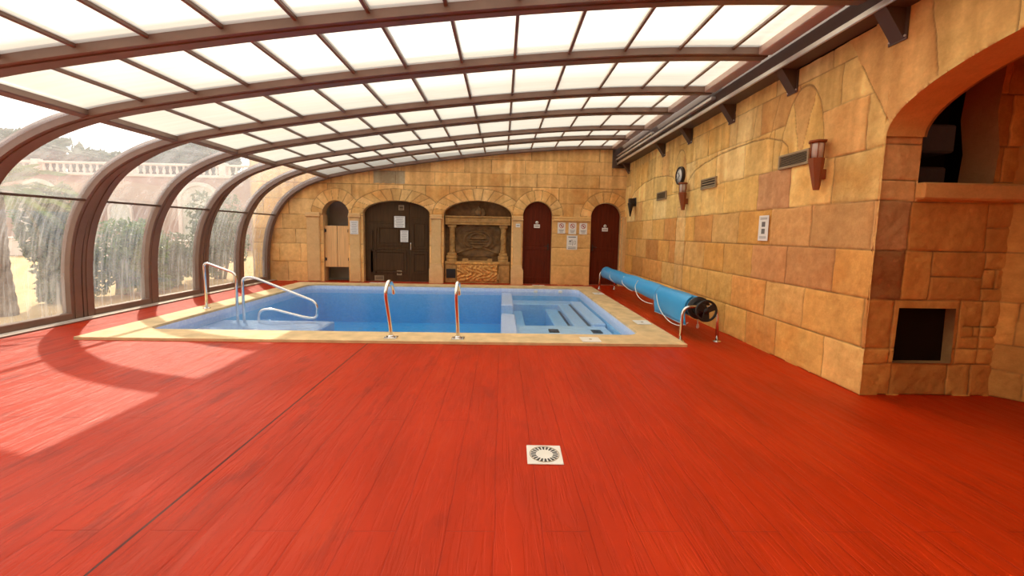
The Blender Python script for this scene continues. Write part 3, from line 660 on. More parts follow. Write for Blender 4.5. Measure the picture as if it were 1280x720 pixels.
# carved relief: medallion with drapery, shaped from rings and swags
gx = np.linspace(-1.33, -.07, 110); gz = np.linspace(.76, 1.66, 84); U, V = np.meshgrid(gx, gz, indexing='ij')
du, dv = (U+.70)/.55, (V-1.22)/.36; r = np.hypot(du, dv); th = np.arctan2(dv, du)
H = .055*np.exp(-((r-.70)/.07)**2)*(dv > -.55)+.03*np.exp(-((r-.88)/.035)**2)*(dv > -.2)
H += .05*np.exp(-((np.hypot(du/.95, (dv-.22)/.8)-.40)/.07)**2)*(dv > .12)          # domed cap
for zc_, hw in ((.10, .46), (-.08, .52), (-.26, .40)): H += .045*np.exp(-((dv-zc_-.10*du**2)/.05)**2)*(np.abs(du) < hw)
H += .05*np.exp(-((np.hypot(du/.8, (dv+.42)/.55)-.35)/.08)**2)*(dv < -.40)
H += .035*(r > .95)*np.sin(9*r+3.0*np.abs(np.sin(th)))*np.exp(-((np.abs(du)-1.0)/.35)**2)+.03*np.exp(-((dv+.85-.25*np.cos(du*2.2))/.06)**2)
H += .012*(fbm(U, V, 12, 77)-.5)
idx = np.arange(U.size).reshape(U.shape); q = np.stack([idx[:-1, :-1], idx[1:, :-1], idx[1:, 1:], idx[:-1, 1:]], -1).reshape(-1, 4)
me = bpy.data.meshes.new('relief_panel'); me.from_pydata([(a, YB+.26-h, b) for a, b, h in zip(U.ravel(), V.ravel(), H.ravel())], [], [tuple(int(i) for i in f) for f in q])
place('relief_panel', me, M['relief'], t, True)
b = MB(); b.prism([(-1.62, .55), (.23, .55), (.23, .62), (-.28, .62), (-.28, .70), (-.40, .70), (-.42, .64), (-.96, .64), (-.98, .70), (-1.12, .70), (-1.12, .62), (-1.62, .62)], yf-.03, YB+.3); b.build('basin', M['fount_stone'], t)
b = MB(); b.box((-1.33, yf-.08, .53), (-.08, YB+.3, .60), .02); b.build('rim', M['carved'], t)
gx = np.linspace(-1.28, -.12, 130); gz = np.linspace(.05, .53, 60); U, V = np.meshgrid(gx, gz, indexing='ij')
ed = np.clip(np.minimum(np.minimum(U+1.28, -.12-U), np.minimum(V-.05, .53-V))/.03, 0, 1)
H = ed*(.03+.03*np.sin(U*30+3*np.sin(V*17))*np.sin(V*28+2*np.sin(U*12))+.02*(fbm(U, V, 20, 5)-.5))
idx = np.arange(U.size).reshape(U.shape); q = np.stack([idx[:-1, :-1], idx[1:, :-1], idx[1:, 1:], idx[:-1, 1:]], -1).reshape(-1, 4)
me = bpy.data.meshes.new('carved_panel'); me.from_pydata([(a, yf-.05-h, c) for a, c, h in zip(U.ravel(), V.ravel(), H.ravel())], [], [tuple(int(i) for i in f) for f in q])
place('carved_panel', me, M['carved'], t, True)
b = MB(); b.box((-1.62, yf, .0), (-1.29, YB+.3, .55), .012); b.box((-.11, yf, .0), (.23, YB+.3, .55), .012); b.box((-1.30, yf-.045, 0), (-.10, YB+.3, .05), .01); b.box((-.24, yf-.065, .10), (-.07, yf, .28), .01); b.build('plinth', M['fount_stone'], t)
g = MB(); g.box((-1.58, yf-.012, .14), (-1.32, yf-.002, .40)); g.build('grille', M['black'], t)

# ------------------------------------------------------------------ signs
def sign_x(name, x, z, w, h, label, kind, y=YB, group=None):
    """paper or plate on a surface facing the camera"""
    t = empty(name, (x, y, z-h/2), label, 'sign', group)
    b = MB(); b.box((x-w/2, y-.012, z-h/2), (x+w/2, y-.002, z+h/2), .002); b.build('plate', M['paper'] if kind != 'small' else M['plastic_white'], t)
    yy = y-.0135
    def bar(x0, x1, z0, z1, mt): q = MB(); q.box((x0, yy, z0), (x1, y-.011, z1)); return q
    if kind == 'ban':
        q = MB(); n = 28; cz = z+h*.20; R = w*.30
        q.ringgap([(x+R*math.cos(2*PI*i/n), cz+R*math.sin(2*PI*i/n)) for i in range(n)], [(x+R*.78*math.cos(2*PI*i/n), cz+R*.78*math.sin(2*PI*i/n)) for i in range(n)], yy-.002, y-.011)
        d = R*.62; q.prism([(x-d-.008, cz+d), (x-d+.008, cz+d+.008), (x+d+.008, cz-d), (x+d-.008, cz-d-.008)], yy-.002, y-.011); q.build('symbol', M['red_ink'], t)
        q = MB(); q.prism([(x-R*.4, cz-R*.25), (x+R*.1, cz-R*.3), (x+R*.45, cz+R*.05), (x+R*.1, cz+R*.3), (x-R*.2, cz+R*.1)], yy-.001, y-.011); q.build('pictogram', M['ink'], t)
        for k in range(3):
            q = MB(); q.box((x-w*(.34-.06*k), yy, z-h*(.16+.10*k)-.008), (x+w*(.34-.06*k), y-.011, z-h*(.16+.10*k)+.004)); q.build('caption', M['ink'], t)
    elif kind == 'shower':
        
        for za, zb in ((.36, .42), (-.44, -.40), (-.34, -.30)): q = MB(); q.box((x-w*.36, yy, z+h*za), (x+w*.36, y-.011, z+h*zb)); q.build('caption', M['ink'], t)
        q = MB(); q.prism([(x-w*.32, z+h*.05), (x-w*.05, z+h*.05), (x-w*.12, z+h*.15), (x-w*.24, z+h*.15)], yy, y-.011); q.tube([(x-w*.12, yy, z+h*.12), (x, yy, z+h*.2), (x+.06*w, yy, z+h*.16), (x+.06*w, yy, z-h*.2)], .006, 6)
        for k in range(4): q.box((x-w*.30+k*w*.07, yy, z-h*.16), (x-w*.28+k*w*.07, y-.011, z+h*.02))
        q.ringgap([(x+w*.27+w*.1*math.cos(2*PI*i/16), z+w*.2*math.sin(2*PI*i/16)) for i in range(16)], [(x+w*.27+w*.07*math.cos(2*PI*i/16), z+w*.17*math.sin(2*PI*i/16)) for i in range(16)], yy, y-.011); q.build('pictogram', M['ink'], t)
    elif kind == 'lines':
        n = max(3, int(h/.035))
        for k in range(n):
            q = MB(); zz = z+h/2-(k+.9)*h/(n+.8); wv = w*(.40-.10*((k*7) % 3)/2); q.box((x-wv, yy, zz-.004), (x+wv, y-.011, zz+.004)); q.build('caption', M['ink'], t)
    elif kind == 'small':
        q = MB(); q.box((x-w*.35, yy, z-h*.1), (x+w*.35, y-.011, z+h*.1)); q.build('caption', M['ink'], t)
    return t
G = 'prohibition signs above the shower sign'
sign_x('prohibition_sign', 1.66, 1.615, .22, .31, 'white prohibition sign beside the first red door, top row', 'ban')
sign_x('prohibition_sign', 1.97, 1.61, .22, .32, 'white prohibition sign directly above the shower sign', 'ban')
sign_x('prohibition_sign', 2.275, 1.605, .22, .32, 'white prohibition sign beside the corner door, top row', 'ban')
sign_x('shower_sign', 1.97, 1.21, .30, .40, 'white shower instruction sign below the three prohibition signs', 'shower')
sign_x('notice', -2.90, 1.70, .30, .32, 'square white notice, upper one on the dark double door', 'lines', YB+.135)
sign_x('notice', -2.77, 1.30, .22, .33, 'portrait white notice, lower one on the dark double door', 'lines', YB+.135)
sign_x('notice', -4.10, 1.52, .22, .37, 'white notice on the pilaster beside the swing doors', 'lines', YB-.075)
sign_x('name_plate', .43, 1.66, .12, .10, 'small white plate on the pilaster beside the fountain', 'small', YB-.075)
for x, z, l in ((.975, 1.66, 'white plate with round symbol on the door beside the fountain'), (2.92, 1.60, 'white plate with round symbol on the corner door')):
    t = empty('door_plate', (x, YB+.118, z-.06), l, 'sign')
    b = MB(); b.box((x-.085, YB+.108, z-.055), (x+.085, YB+.118, z+.045), .003); b.build('plate', M['plastic_white'], t)
    b = MB(); b.lathe((x, YB+.118, z+.095), (0, -1, 0), [(.042, 0), (.042, .010)], 20); b.build('disc', M['plastic_white'], t)
    b = MB(); b.box((x-.06, YB+.106, z-.015), (x+.06, YB+.109, z+.005)); b.build('caption', M['ink'], t)
    b = MB(); b.box((x-.010, YB+.106, z+.075), (x+.010, YB+.109, z+.115)); b.build('symbol', M['ink'], t)
# notice on the right wall
t = empty('notice', (wx(5.32)-.012, 5.32, 1.42), 'white paper notice taped to the ochre wall below the louvred vent', 'sign')
x = wx(5.32)-.012
b = MB(); b.box((x-.006, 5.22, 1.41), (x, 5.42, 1.735), .002); b.build('plate', M['paper'], t)
for z in (1.70, 1.685, 1.46, 1.445):
    b = MB(); b.box((x-.0075, 5.25, z), (x-.005, 5.39, z+.006)); b.build('caption', M['ink'], t)
for z in (1.59, 1.50):
    b = MB(); b.box((x-.0075, 5.285, z), (x-.005, 5.355, z+.065), .001); b.build('stamp', M['ink'], t)

# ------------------------------------------------------------------ fittings on the right wall
def wall_vent(y0, y1, z0, z1, label, n, angle=0):
    xx = wx((y0+y1)/2)-.016
    t = empty('air_vent', (xx, (y0+y1)/2, z0), label, 'vent')
    rect = lambda a, b_, c, d: [(a, c), (b_, c), (b_, d), (a, d)]; e = .022
    g = MB(); g.ringgap(rect(y0, y1, z0, z1), rect(y0+e, y1-e, z0+e, z1-e), xx-.012, xx+.016, 'X'); g.build('frame', M['vent'], t)
    g = MB(); g.box((xx+.008, y0+e, z0+e), (xx+.014, y1-e, z1-e)); g.build('duct', M['black'], t)
    g = MB()
    for i in range(n):
        z = z0+e+(z1-z0-2*e)*(i+.5)/n; w = (z1-z0)/n*.22
        g.prism([(xx-.008, z-w), (xx+.007, z), (xx+.007, z+w*.8), (xx-.008, z-w*.2)], y0+e, y1-e, 'Y')
    g.build('louvre', M['vent'], t)
wall_vent(4.60, 5.10, 2.275, 2.44, 'louvred air vent beside the near terracotta torch lamp', 7)
wall_vent(6.64, 7.14, 2.24, 2.41, 'wide air vent between clock and near torch lamp', 3)
wall_vent(8.73, 9.24, 2.22, 2.39, 'pale air vent between clock and the corner lamp', 9)
def torch(y, ztop, zb, label, tilt=0.):
    xx = wx(y)
    t = empty('torch_lamp', (xx, y, zb), label, 'lamp')
    h = ztop-zb; zc = zb+h*.64
    # tapering wooden body, hexagonal, hung off the wall
    b = MB(); n = 6; ring = lambda z, r, cx: [(cx+r*math.cos(2*PI*i/n+PI/6), y+r*math.sin(2*PI*i/n+PI/6), z) for i in range(n)]
    vs = ring(zb, .028, xx-.075)+ring(zb+h*.1, .038, xx-.078)+ring(zc, .075, xx-.10); fs = [(i, (i+1) % n, n+(i+1) % n, n+i) for i in range(n)]+[(n+i, n+(i+1) % n, 2*n+(i+1) % n, 2*n+i) for i in range(n)]+[tuple(range(n)), tuple(range(2*n, 3*n))]
    b.add(vs, fs); b.build('body', M['lamp_wood'], t)
    b = MB(); b.box((xx-.05, y-.03, zb+h*.22), (xx, y+.03, zb+h*.42), .006); b.build('bracket', M['lamp_wood'], t)
    b = MB(); b.lathe((xx-.10, y, zc), (0, 0, 1), [(.055, 0), (.058, h*.28), (.05, h*.30)], 12); b.build('lamp_shade', M['lamp_glass'], t)
    b = MB()
    for i in range(6):
        a = 2*PI*i/6; b.tube([(xx-.10+.062*math.cos(a), y+.062*math.sin(a), zc), (xx-.10+.066*math.cos(a), y+.066*math.sin(a), zc+h*.32)], .005, 6)
    b.lathe((xx-.10, y, zc+h*.31), (0, 0, 1), [(.085, 0), (.088, h*.04), (.07, h*.05)], 6); b.build('cage', M['lamp_wood'], t)
torch(4.37, 2.47, 1.96, 'terracotta wooden torch lamp with glass cage beside the louvred vent')
torch(7.70, 2.43, 1.93, 'terracotta torch lamp directly under the round clock')
t = empty('bracket_lamp', (wx(10.9), 10.9, 1.93), 'dark iron cone lamp on the wall in the far corner', 'lamp')
xx = wx(10.9)
b = MB(); b.box((xx-.02, 10.78, 2.20), (xx, 11.02, 2.42), .004); b.build('wall_plate', M['lamp_iron'], t)
b = MB(); b.box((xx-.16, 10.82, 2.22), (xx-.02, 10.96, 2.40), .01); b.build('lamp_shade', M['lamp_iron'], t)
b = MB(); b.lathe((xx-.14, 10.80, 1.93), (0, 0, 1), [(.012, 0), (.075, .32), (.08, .34)], 12); b.build('cone', M['lamp_iron'], t)
# clock
yc = 8.02; xx = wx(yc)
t = empty('wall_clock', (xx, yc, 2.60), 'round dark-rimmed wall clock above the torch lamp', 'clock')
b = MB(); b.lathe((xx, yc, 2.60), (-1, 0, 0), [(.165, 0), (.172, .02), (.168, .055), (.14, .06), (.135, .045)], 36, False); b.build('case', M['lamp_iron'], t)
b = MB(); b.lathe((xx, yc, 2.60), (-1, 0, 0), [(.138, .0), (.138, .044)], 32); b.build('dial', M['dial'], t)
for a, L, w in ((.6, .075, .006), (2.4, .11, .004)):
    b = MB(); d = Vector((0, math.sin(a), math.cos(a))); b.tube([Vector((xx-.048, yc, 2.60))-d*.015, Vector((xx-.048, yc, 2.60))+d*L], w, 6); b.build('hand', M['black'], t)
for k in range(12):
    b = MB(); d = Vector((0, math.sin(k*PI/6), math.cos(k*PI/6))); b.tube([Vector((xx-.046, yc, 2.60))+d*.112, Vector((xx-.046, yc, 2.60))+d*.126], .004, 5); b.build('hour_mark', M['black'], t)

# ------------------------------------------------------------------ telescopic enclosure
PROF = smooth_path([(3.10, 0, 3.80), (1.7, 0, 3.75), (.2, 0, 3.62), (-1.5, 0, 3.41), (-3.0, 0, 3.18), (-4.3, 0, 2.95), (-4.95, 0, 2.78), (-5.45, 0, 2.56), (-5.85, 0, 2.27), (-6.13, 0, 1.90), (-6.33, 0, 1.45), (-6.44, 0, .85), (-6.47, 0, 0)], 8)
PROF = [(p.x, p.z) for p in PROF]
SCALE = {3: 1.0, 2: .972, 1: .945, 0: .922, -1: .905, -2: .895}
def offs(P, d):
    out = []
    for i, (x, z) in enumerate(P):
        x0, z0 = P[max(i-1, 0)]; x1, z1 = P[min(i+1, len(P)-1)]; tx, tz = x1-x0, z1-z0; L = math.hypot(tx, tz); out.append((x+tz/L*d*1.0, z-tx/L*d))
    return out
def prof(sec, d=0.):
    k = SCALE[sec]; return offs([(x, z*k) for x, z in PROF], d)
def cut(P, x_hi=None, x_lo=None):
    pass
RIBS = [(-3.58, -3.42, -2), (-1.72, -1.56, -1), (-.32, -.12, -1), (1.02, 1.18, -1), (1.19, 1.34, 0), (2.34, 2.54, 0), (3.66, 3.81, 0), (3.83, 3.98, 1), (5.02, 5.23, 1), (6.33, 6.50, 1), (6.52, 6.69, 2), (7.72, 7.93, 2), (8.98, 9.12, 2), (9.14, 9.29, 3), (10.34, 10.55, 3), (11.58, 11.73, 3)]
tn = 10
def sweep(sec, y0, y1, din, dout):
    a, b = prof(sec, din), prof(sec, dout); n = len(a); vs = []
    for (x, z), (X, Z) in zip(a, b): vs += [(x, y0, z), (x, y1, z), (X, y1, Z), (X, y0, Z)]
    fs = [(i*4+k, i*4+(k+1) % 4, (i+1)*4+(k+1) % 4, (i+1)*4+k) for i in range(n-1) for k in range(4)]+[(0, 1, 2, 3), tuple((n-1)*4+k for k in range(4))]
    m = MB(); m.add(vs, fs); return m
names = {3.66: 'nearest section joint overhead', }
for k, (y0, y1, s) in enumerate(RIBS):
    m = sweep(s, y0, y1, 0, .13)
    # slim cover lip along the middle of the rib
    m2 = sweep(s, y0+.05, y1-.05, -.012, .0); m.add(m2.v, m2.f)
    tag(m.build('trim_%d' % (tn+k), M['frame'], off=(-6.47, y0, 0)), 'brown curved aluminium rib of the pool enclosure, %s' % (['behind the viewer', 'overhead', 'in mid hall', 'towards the end wall'][0 if y0 < 1.5 else 1 if y0 < 5.3 else 2 if y0 < 9 else 3]), 'rib', 'curved ribs of the pool enclosure', 'structure')
MULX = [-4.15, -3.54, -2.95, -2.34, -1.74, -1.14, -.5, .11, .74, 1.39, 2.03, 2.66]
XP, XE = -4.80, 3.0
def zat(P, x):
    for (x0, z0), (x1, z1) in zip(P[:-1], P[1:]):
        if x1 <= x <= x0: return z0+(z1-z0)*(x-x0)/(x1-x0)
    return P[0][1] if x > P[0][0] else P[-1][1]
def span(P, xa, xb, n=4): return [(xa+(xb-xa)*i/n, zat(P, xa+(xb-xa)*i/n)) for i in range(n+1)]
def left_piece(P, z0, z1, n=14):
    """part of the left leg between heights z0 < z1"""
    Q = [p for p in P if p[0] < -4.5][::-1]
    def at(z):
        for (x0, a), (x1, b) in zip(Q[:-1], Q[1:]):
            if a <= z <= b: return (x0+(x1-x0)*(z-a)/(b-a), z)
        return Q[-1] if z > Q[-1][1] else Q[0]
    return [at(z0+(z1-z0)*i/n) for i in range(n+1)]
bays = []
for (a, b) in zip(RIBS[:-1], RIBS[1:]):
    if b[0]-a[1] > .3: bays.append((a[1], b[0], b[2] if b[2] == a[2] else min(a[2], b[2])))
ceil = empty('ceiling', (0, 4, 3.5), 'milky polycarbonate roof of the pool enclosure between brown ribs', 'ceiling', kind='structure')
for w, (y0, y1, s) in enumerate(bays):
    Pm = prof(s, .075); Pi = prof(s, .02); Po = prof(s, .10)
    # roof panes
    edges = [XP]+MULX+[XE]
    for xa, xb in zip(edges[:-1], edges[1:]):
        S = span(Pm, xa, xb); b = MB(); b.strip([(x, y0-.02, z) for x, z in S], [(x, y1+.02, z) for x, z in S]); b.build('roof_pane', M['milky'], ceil)
    for x in MULX:
        z = zat(Pi, x); b = MB(); b.box((x-.016, y0-.01, z+.028), (x+.016, y1+.01, z+.085), .004); b.build('mullion', M['frame'], ceil)
    z = zat(Pi, XP); b = MB(); b.box((XP-.055, y0-.01, z-.015), (XP+.055, y1+.01, z+.085), .012, Matrix.Translation((XP, 0, z)) @ Matrix.Rotation(-.22, 4, 'Y') @ Matrix.Translation((-XP, 0, -z))); b.build('purlin', M['frame'], ceil)
    z = zat(Pi, 3.0); b = MB(); b.box((2.96, y0-.01, z-.03), (3.12, y1+.01, z+.10), .01); b.build('edge_beam', M['edge'], ceil)
    # side window
    t = empty('window_%d' % (w+1), (-6.47, (y0+y1)/2, 0), 'curved clear side window of the enclosure, bay %s' % ['behind the viewer', 'behind the viewer', 'behind the viewer', 'beside the viewer', 'with the palm trunk outside', 'with the palm fronds outside', 'with the big shrub outside', 'with the low wall outside', 'second from the end wall', 'against the end wall'][min(w, 9)], 'window', kind='structure')
    zm = 1.815; zp = zat(Pm, XP)+.002
    S = left_piece(Pm, .09, zm); b = MB(); b.strip([(x, y0-.02, z) for x, z in S], [(x, y1+.02, z) for x, z in S]); b.build('lower_pane', M['glass_low'], t)
    S = left_piece(Pm, zm, zp, 18); b = MB(); b.strip([(x, y0-.02, z) for x, z in S], [(x, y1+.02, z) for x, z in S]); b.build('upper_pane', M['glass_up'], t)
    x, _ = left_piece(Pi, zm-.001, zm)[0]; b = MB(); b.box((x-.07, y0-.01, zm-.016), (x+.015, y1+.01, zm+.016), .005); b.build('mid_rail', M['frame_dark'], t)
    b = MB(); b.box((-6.58, y0-.01, .02), (-6.455, y1+.01, .125), .008); b.build('bottom_rail', M['frame'], t)
# floor track
t = empty('trim_30', (-6.4, 4, 0), 'aluminium floor track of the sliding enclosure', 'track', kind='structure')
for x0, x1, z, mt in ((-6.62, -6.30, .018, 'frame'), (-6.445, -6.425, .03, 'alu'), (-6.395, -6.375, .03, 'alu'), (-6.345, -6.31, .026, 'alu')):
    b = MB(); b.box((x0, -3.6, 0), (x1, YB, z), .004); b.build('rail', M[mt], t)
# wall beam with its rails and brackets
t = empty('trim_31', (3.25, 4, 3.39), 'dark brown wall beam carrying the sliding roof rails', 'beam', kind='structure')
b = MB(); b.box((3.16, -3.6, 3.39), (3.47, YB, 3.455), .008); b.build('beam', M['frame_dark'], t)
b = MB(); b.box((3.135, -3.6, 3.385), (3.162, YB, 3.44), .006); b.build('rail', M['alu'], t)
b = MB(); b.box((3.17, -3.6, 3.455), (3.25, YB, 3.60), .006); b.build('rail_web', M['frame_dark'], t)
b = MB(); b.box((3.10, 6.4, 3.50), (3.17, YB, 3.545), .006); b.build('rail', M['alu'], t)
b = MB(); b.box((3.12, 9.0, 3.60), (3.18, YB, 3.64), .006); b.build('rail', M['alu'], t)
b = MB(); b.box((3.22, -3.6, 3.6), (3.5, YB, 3.92)); b.build('flashing', M['frame_dark'], t)
b = MB(); b.box((3.02, YB-.06, 3.30), (3.46, YB-.005, 3.86), .004); b.build('end_plate', M['frame_dark'], t)
for y, l in ((3.66, 'triangular bracket under the wall beam above the stone arch'), (4.98, 'triangular bracket under the wall beam above the near torch lamp'), (6.3, 'triangular bracket under the wall beam above the wide vent'), (7.72, 'triangular bracket under the wall beam above the clock'), (9.0, 'triangular bracket under the wall beam beyond the clock'), (11.55, 'triangular bracket under the wall beam in the far corner')):
    xx = wx(y); t = empty('wall_bracket', (xx, y, 3.14), l, 'bracket')
    b = MB(); b.prism([(xx, 3.39), (xx-.19, 3.39), (xx-.012, 3.14), (xx, 3.14)], y-.06, y+.06, 'Y'); b.build('gusset', M['frame_dark'], t)
    b = MB(); b.box((xx-.012, y-.085, 3.13), (xx-.001, y+.085, 3.39)); b.build('back_plate', M['frame_dark'], t)
    for s in (-.07, .07):
        b = MB(); b.lathe((xx-.012, y+s, 3.16), (-1, 0, 0), [(.010, 0), (.010, .008)], 8); b.build('bolt', M['alu'], t)

# ------------------------------------------------------------------ floor and pool
PX0, PX1, PY0, PY1 = -4.95, 2.0, 5.78, 10.82     # water opening
OX0, OX1, OY0, OY1 = -5.42, 2.46, 5.29, 11.24    # coping outline
fl = MB()
for (a, b, c, d) in ((-6.62, 5.4, -3.7, OY0+.1), (-6.62, OX0+.1, OY0+.1, OY1-.1), (OX1-.1, 3.6, OY0+.1, OY1-.1), (-6.62, 3.6, OY1-.1, YB+.4)):
    fl.add([(a, c, 0), (b, c, 0), (b, d, 0), (a, d, 0)], [(0, 1, 2, 3)])
tag(fl.build('floor', M['floor'], off=(0, 0, 0)), 'red stamped concrete pool deck with a plank pattern', 'floor', kind='structure')
def rrect(x0, x1, y0, y1, r, n=6):
    P = []
    for cx, cy, a in ((x1-r, y1-r, 0), (x0+r, y1-r, PI/2), (x0+r, y0+r, PI), (x1-r, y0+r, 3*PI/2)):
        P += [(cx+r*math.cos(a+PI/2*i/n), cy+r*math.sin(a+PI/2*i/n)) for i in range(n+1)]
    return P
pool = empty('swimming_pool', (-1.5, 8.3, 0), 'rectangular tiled pool with pale stone coping and a shallow spa corner', 'swimming pool')
cp = MB(); o_ = rrect(OX0, OX1, OY0, OY1, .02); i_ = rrect(PX0, PX1, PY0, PY1, .22)
cp.ringgap(o_, i_, 0, .035, 'Z'); cp.build('coping', M['coping'], pool)
def pwall(x0, x1, y0, y1, r, za, zb, mat, nm, bottom=True):
    L = rrect(x0, x1, y0, y1, r); m = MB(); n = len(L)
    m.add([(x, y, za) for x, y in L]+[(x, y, zb) for x, y in L], [(i, (i+1) % n, n+(i+1) % n, n+i) for i in range(n)]+([tuple(range(n, 2*n))] if bottom else []))
    return m.build(nm, M[mat], pool)
WL = -.085; DP = -.95
pwall(PX0, PX1, PY0, PY1, .22, .0, WL-.10, 'tile_light', 'waterline_band', False)
pwall(PX0, PX1, PY0, PY1, .22, WL-.10, DP, 'tile_deep', 'basin')
b = MB(); b.box((.0, PY0, DP), (.27, 7.95, WL-.03), .02); b.box((.0, 9.0, DP), (.27, PY1, WL-.03), .02); b.box((.02, 7.9, DP), (.25, 9.05, WL-.22), .01); b.build('divider', M['tile_light'], pool)
b = MB(); b.box((PX0, PY0, DP), (-2.98, 7.42, WL-.10), .02); b.build('entry_step', M['tile_step'], pool)
b = MB(); b.box((PX0, 7.42, DP), (-4.1, 8.3, WL-.30), .02); b.build('entry_step', M['tile_light'], pool)
b = MB(); b.box((.27, PY0, DP), (1.98, 7.75, WL-.20), .02); b.build('bench', M['tile_light'], pool)
b = MB(); b.box((.27, 10.25, DP), (1.98, PY1, WL-.22), .02); b.build('bench', M['tile_light'], pool)
b = MB(); b.box((1.10, 7.75, DP), (1.42, 10.25, WL-.34), .02); b.build('spa_step', M['tile_light'], pool)
b = MB(); b.box((1.42, 7.75, DP), (1.72, 10.25, WL-.22), .02); b.build('spa_step', M['tile_light'], pool)
b = MB(); b.box((1.72, 7.70, DP), (1.99, 10.25, WL-.14), .02); b.build('spa_step', M['tile_light'], pool)
b = MB(); b.box((.27, 7.75, DP), (.52, 10.25, WL-.40), .02); b.build('bench', M['tile_light'], pool)
for x, z, ya, yb in ((1.41, -.425, 7.9, 9.9), (1.71, -.305, 7.6, 10.2)):
    b = MB(); b.box((x-.035, ya, z-.004), (x+.025, yb, z+.012)); b.build('edge_strip', M['tile_dark'], pool)
for x, y, z in ((.95, 7.3, -.285), (1.72, 7.28, -.285)):
    b = MB(); b.box((x-.09, y-.12, z-.002), (x+.09, y+.12, z+.012), .004); b.build('grate', M['black'], pool)
for x, y in ((-1.75, 8.9), (-3.4, 9.0)):
    b = MB(); b.lathe((x, y, DP), (0, 0, 1), [(.16, 0), (.16, .02), (.12, .03)], 20); b.build('grate', M['black'], pool)
for x in (.48, 1.05, 1.35, 1.80):
    b = MB(); b.tube(round_path([(x, PY0+.30, WL-.21), (x-.02, PY0+.36, WL-.13), (x-.05, PY0+.62, WL-.10)], .04), .026, 10); b.build('jet_nozzle', M['steel'], pool)
for x in (.9, 1.55):
    b = MB(); b.box((x-.05, PY1-.02, WL-.02), (x+.05, PY1+.0, WL+.05), .01); b.build('skimmer', M['plastic_white'], pool)
b = MB(); b.box((PX0-.03, PY0-.03, DP-.05), (PX1+.03, PY1+.03, WL)); wt = b.build('water', M['water'], pool)

# lids set in the coping and deck
def lid(x, y, w, d, z, label):
    t = empty('access_lid', (x, y, z), label, 'lid')
    b = MB(); b.box((x-w/2, y-d/2, z), (x+w/2, y+d/2, z+.010), .004); b.build('plate', M['plastic_white'], t)
    b = MB(); b.lathe((x, y, z+.010), (0, 0, 1), [(.022, 0), (.02, .003)], 14); b.build('finger_hole', M['vent'], t)
lid(1.21, 5.47, .26, .24, .035, 'square white lid in the front coping below the spa')
lid(2.30, 6.62, .24, .30, .035, 'white lid in the side coping closest to the cover reel handwheel')
lid(2.33, 9.85, .24, .28, .035, 'white lid in the side coping towards the corner door')
lid(-3.42, 11.48, .45, .22, .0, 'white lid on the red deck in front of the double door')
lid(1.03, 11.50, .34, .20, .0, 'white lid on the red deck in front of the red door')
# floor drain
t = empty('floor_drain', (.30, 2.60, 0), 'square white floor drain with a ring of slots in the red deck', 'drain')
R4 = Matrix.Translation((.30, 2.60, 0)) @ Matrix.Rotation(math.radians(-1.5), 4, 'Z') @ Matrix.Translation((-.30, -2.60, 0))
b = MB(); b.box((.185, 2.485, .0), (.415, 2.715, .008), .003, R4); b.build('plate', M['plastic_white'], t)
b = MB()
for k in range(20):
    a = 2*PI*k/20; r0, r1 = .056, .090; w0, w1 = .10, .105
    P = [(.30+r*math.cos(a+w), 2.60+r*math.sin(a+w)) for r, w in ((r0, -.085), (r1, -.10), (r1, .10), (r0, .085))]
    b.prism(P, .0078, .0088, 'Z')
b.build('slot', M['black'], t)
b = MB(); b.ringgap([(.30+.098*math.cos(2*PI*i/36), 2.60+.098*math.sin(2*PI*i/36)) for i in range(36)], [(.30+.094*math.cos(2*PI*i/36), 2.60+.094*math.sin(2*PI*i/36)) for i in range(36)], .007, .0105, 'Z'); b.build('rim', M['vent'], t)

# grab rails at the front edge
for x, l in ((-1.455, 'steel grab rail on the front coping, closer to the glazed side'), (-.57, 'steel grab rail on the front coping, closer to the spa')):
    t = empty('grab_rail', (x, 5.45, .035), l, 'rail', 'pair of steel grab rails on the front coping' if False else None)
    b = MB(); b.tube(smooth_path([(x, 5.45, .035), (x, 5.42, .2), (x, 5.30, .46), (x, 5.23, .62), (x, 5.24, .72), (x, 5.34, .79), (x, 5.46, .78), (x, 5.56, .70), (x, 5.61, .60)], 6), .024, 14); b.build('tube', M['steel'], t)
    b = MB(); b.box((x-.085, 5.385, .035), (x+.085, 5.515, .047), .004); b.build('base_plate', M['steel'], t)
    b = MB(); b.lathe((x, 5.45, .047), (0, 0, 1), [(.045, 0), (.04, .02), (.026, .03)], 16); b.build('collar', M['steel'], t)
    for s in (-.065, .065):
        b = MB(); b.lathe((x+s, 5.45, .047), (0, 0, 1), [(.01, 0), (.008, .008)], 8); b.build('bolt', M['steel'], t)
# hand rails at the entry steps
t = empty('handrail', (-5.15, 7.31, .035), 'steel entry handrail standing on the coping by the glazed side', 'rail')
b = MB(); b.tube(round_path([(-5.15, 7.31, .035), (-5.16, 7.31, .85), (-4.625, 7.31, .66), (-4.625, 7.31, -.43)], .09), .022, 12); b.build('tube', M['steel'], t)
b = MB(); b.lathe((-5.15, 7.31, .035), (0, 0, 1), [(.06, 0), (.055, .012), (.03, .02)], 18); b.build('flange', M['steel'], t)
t = empty('handrail', (-4.51, 7.31, -.43), 'steel handrail with a looped end over the entry steps', 'rail')
b = MB(); b.tube(round_path([(-4.51, 7.31, -.43), (-4.52, 7.31, .585), (-4.33, 7.31, .60), (-3.23, 7.31, .17), (-3.25, 7.31, -.12), (-3.45, 7.31, -.10), (-4.03, 7.31, .045), (-4.25, 7.31, .02), (-4.28, 7.31, -.43)], .14), .022, 12); b.build('tube', M['steel'], t)

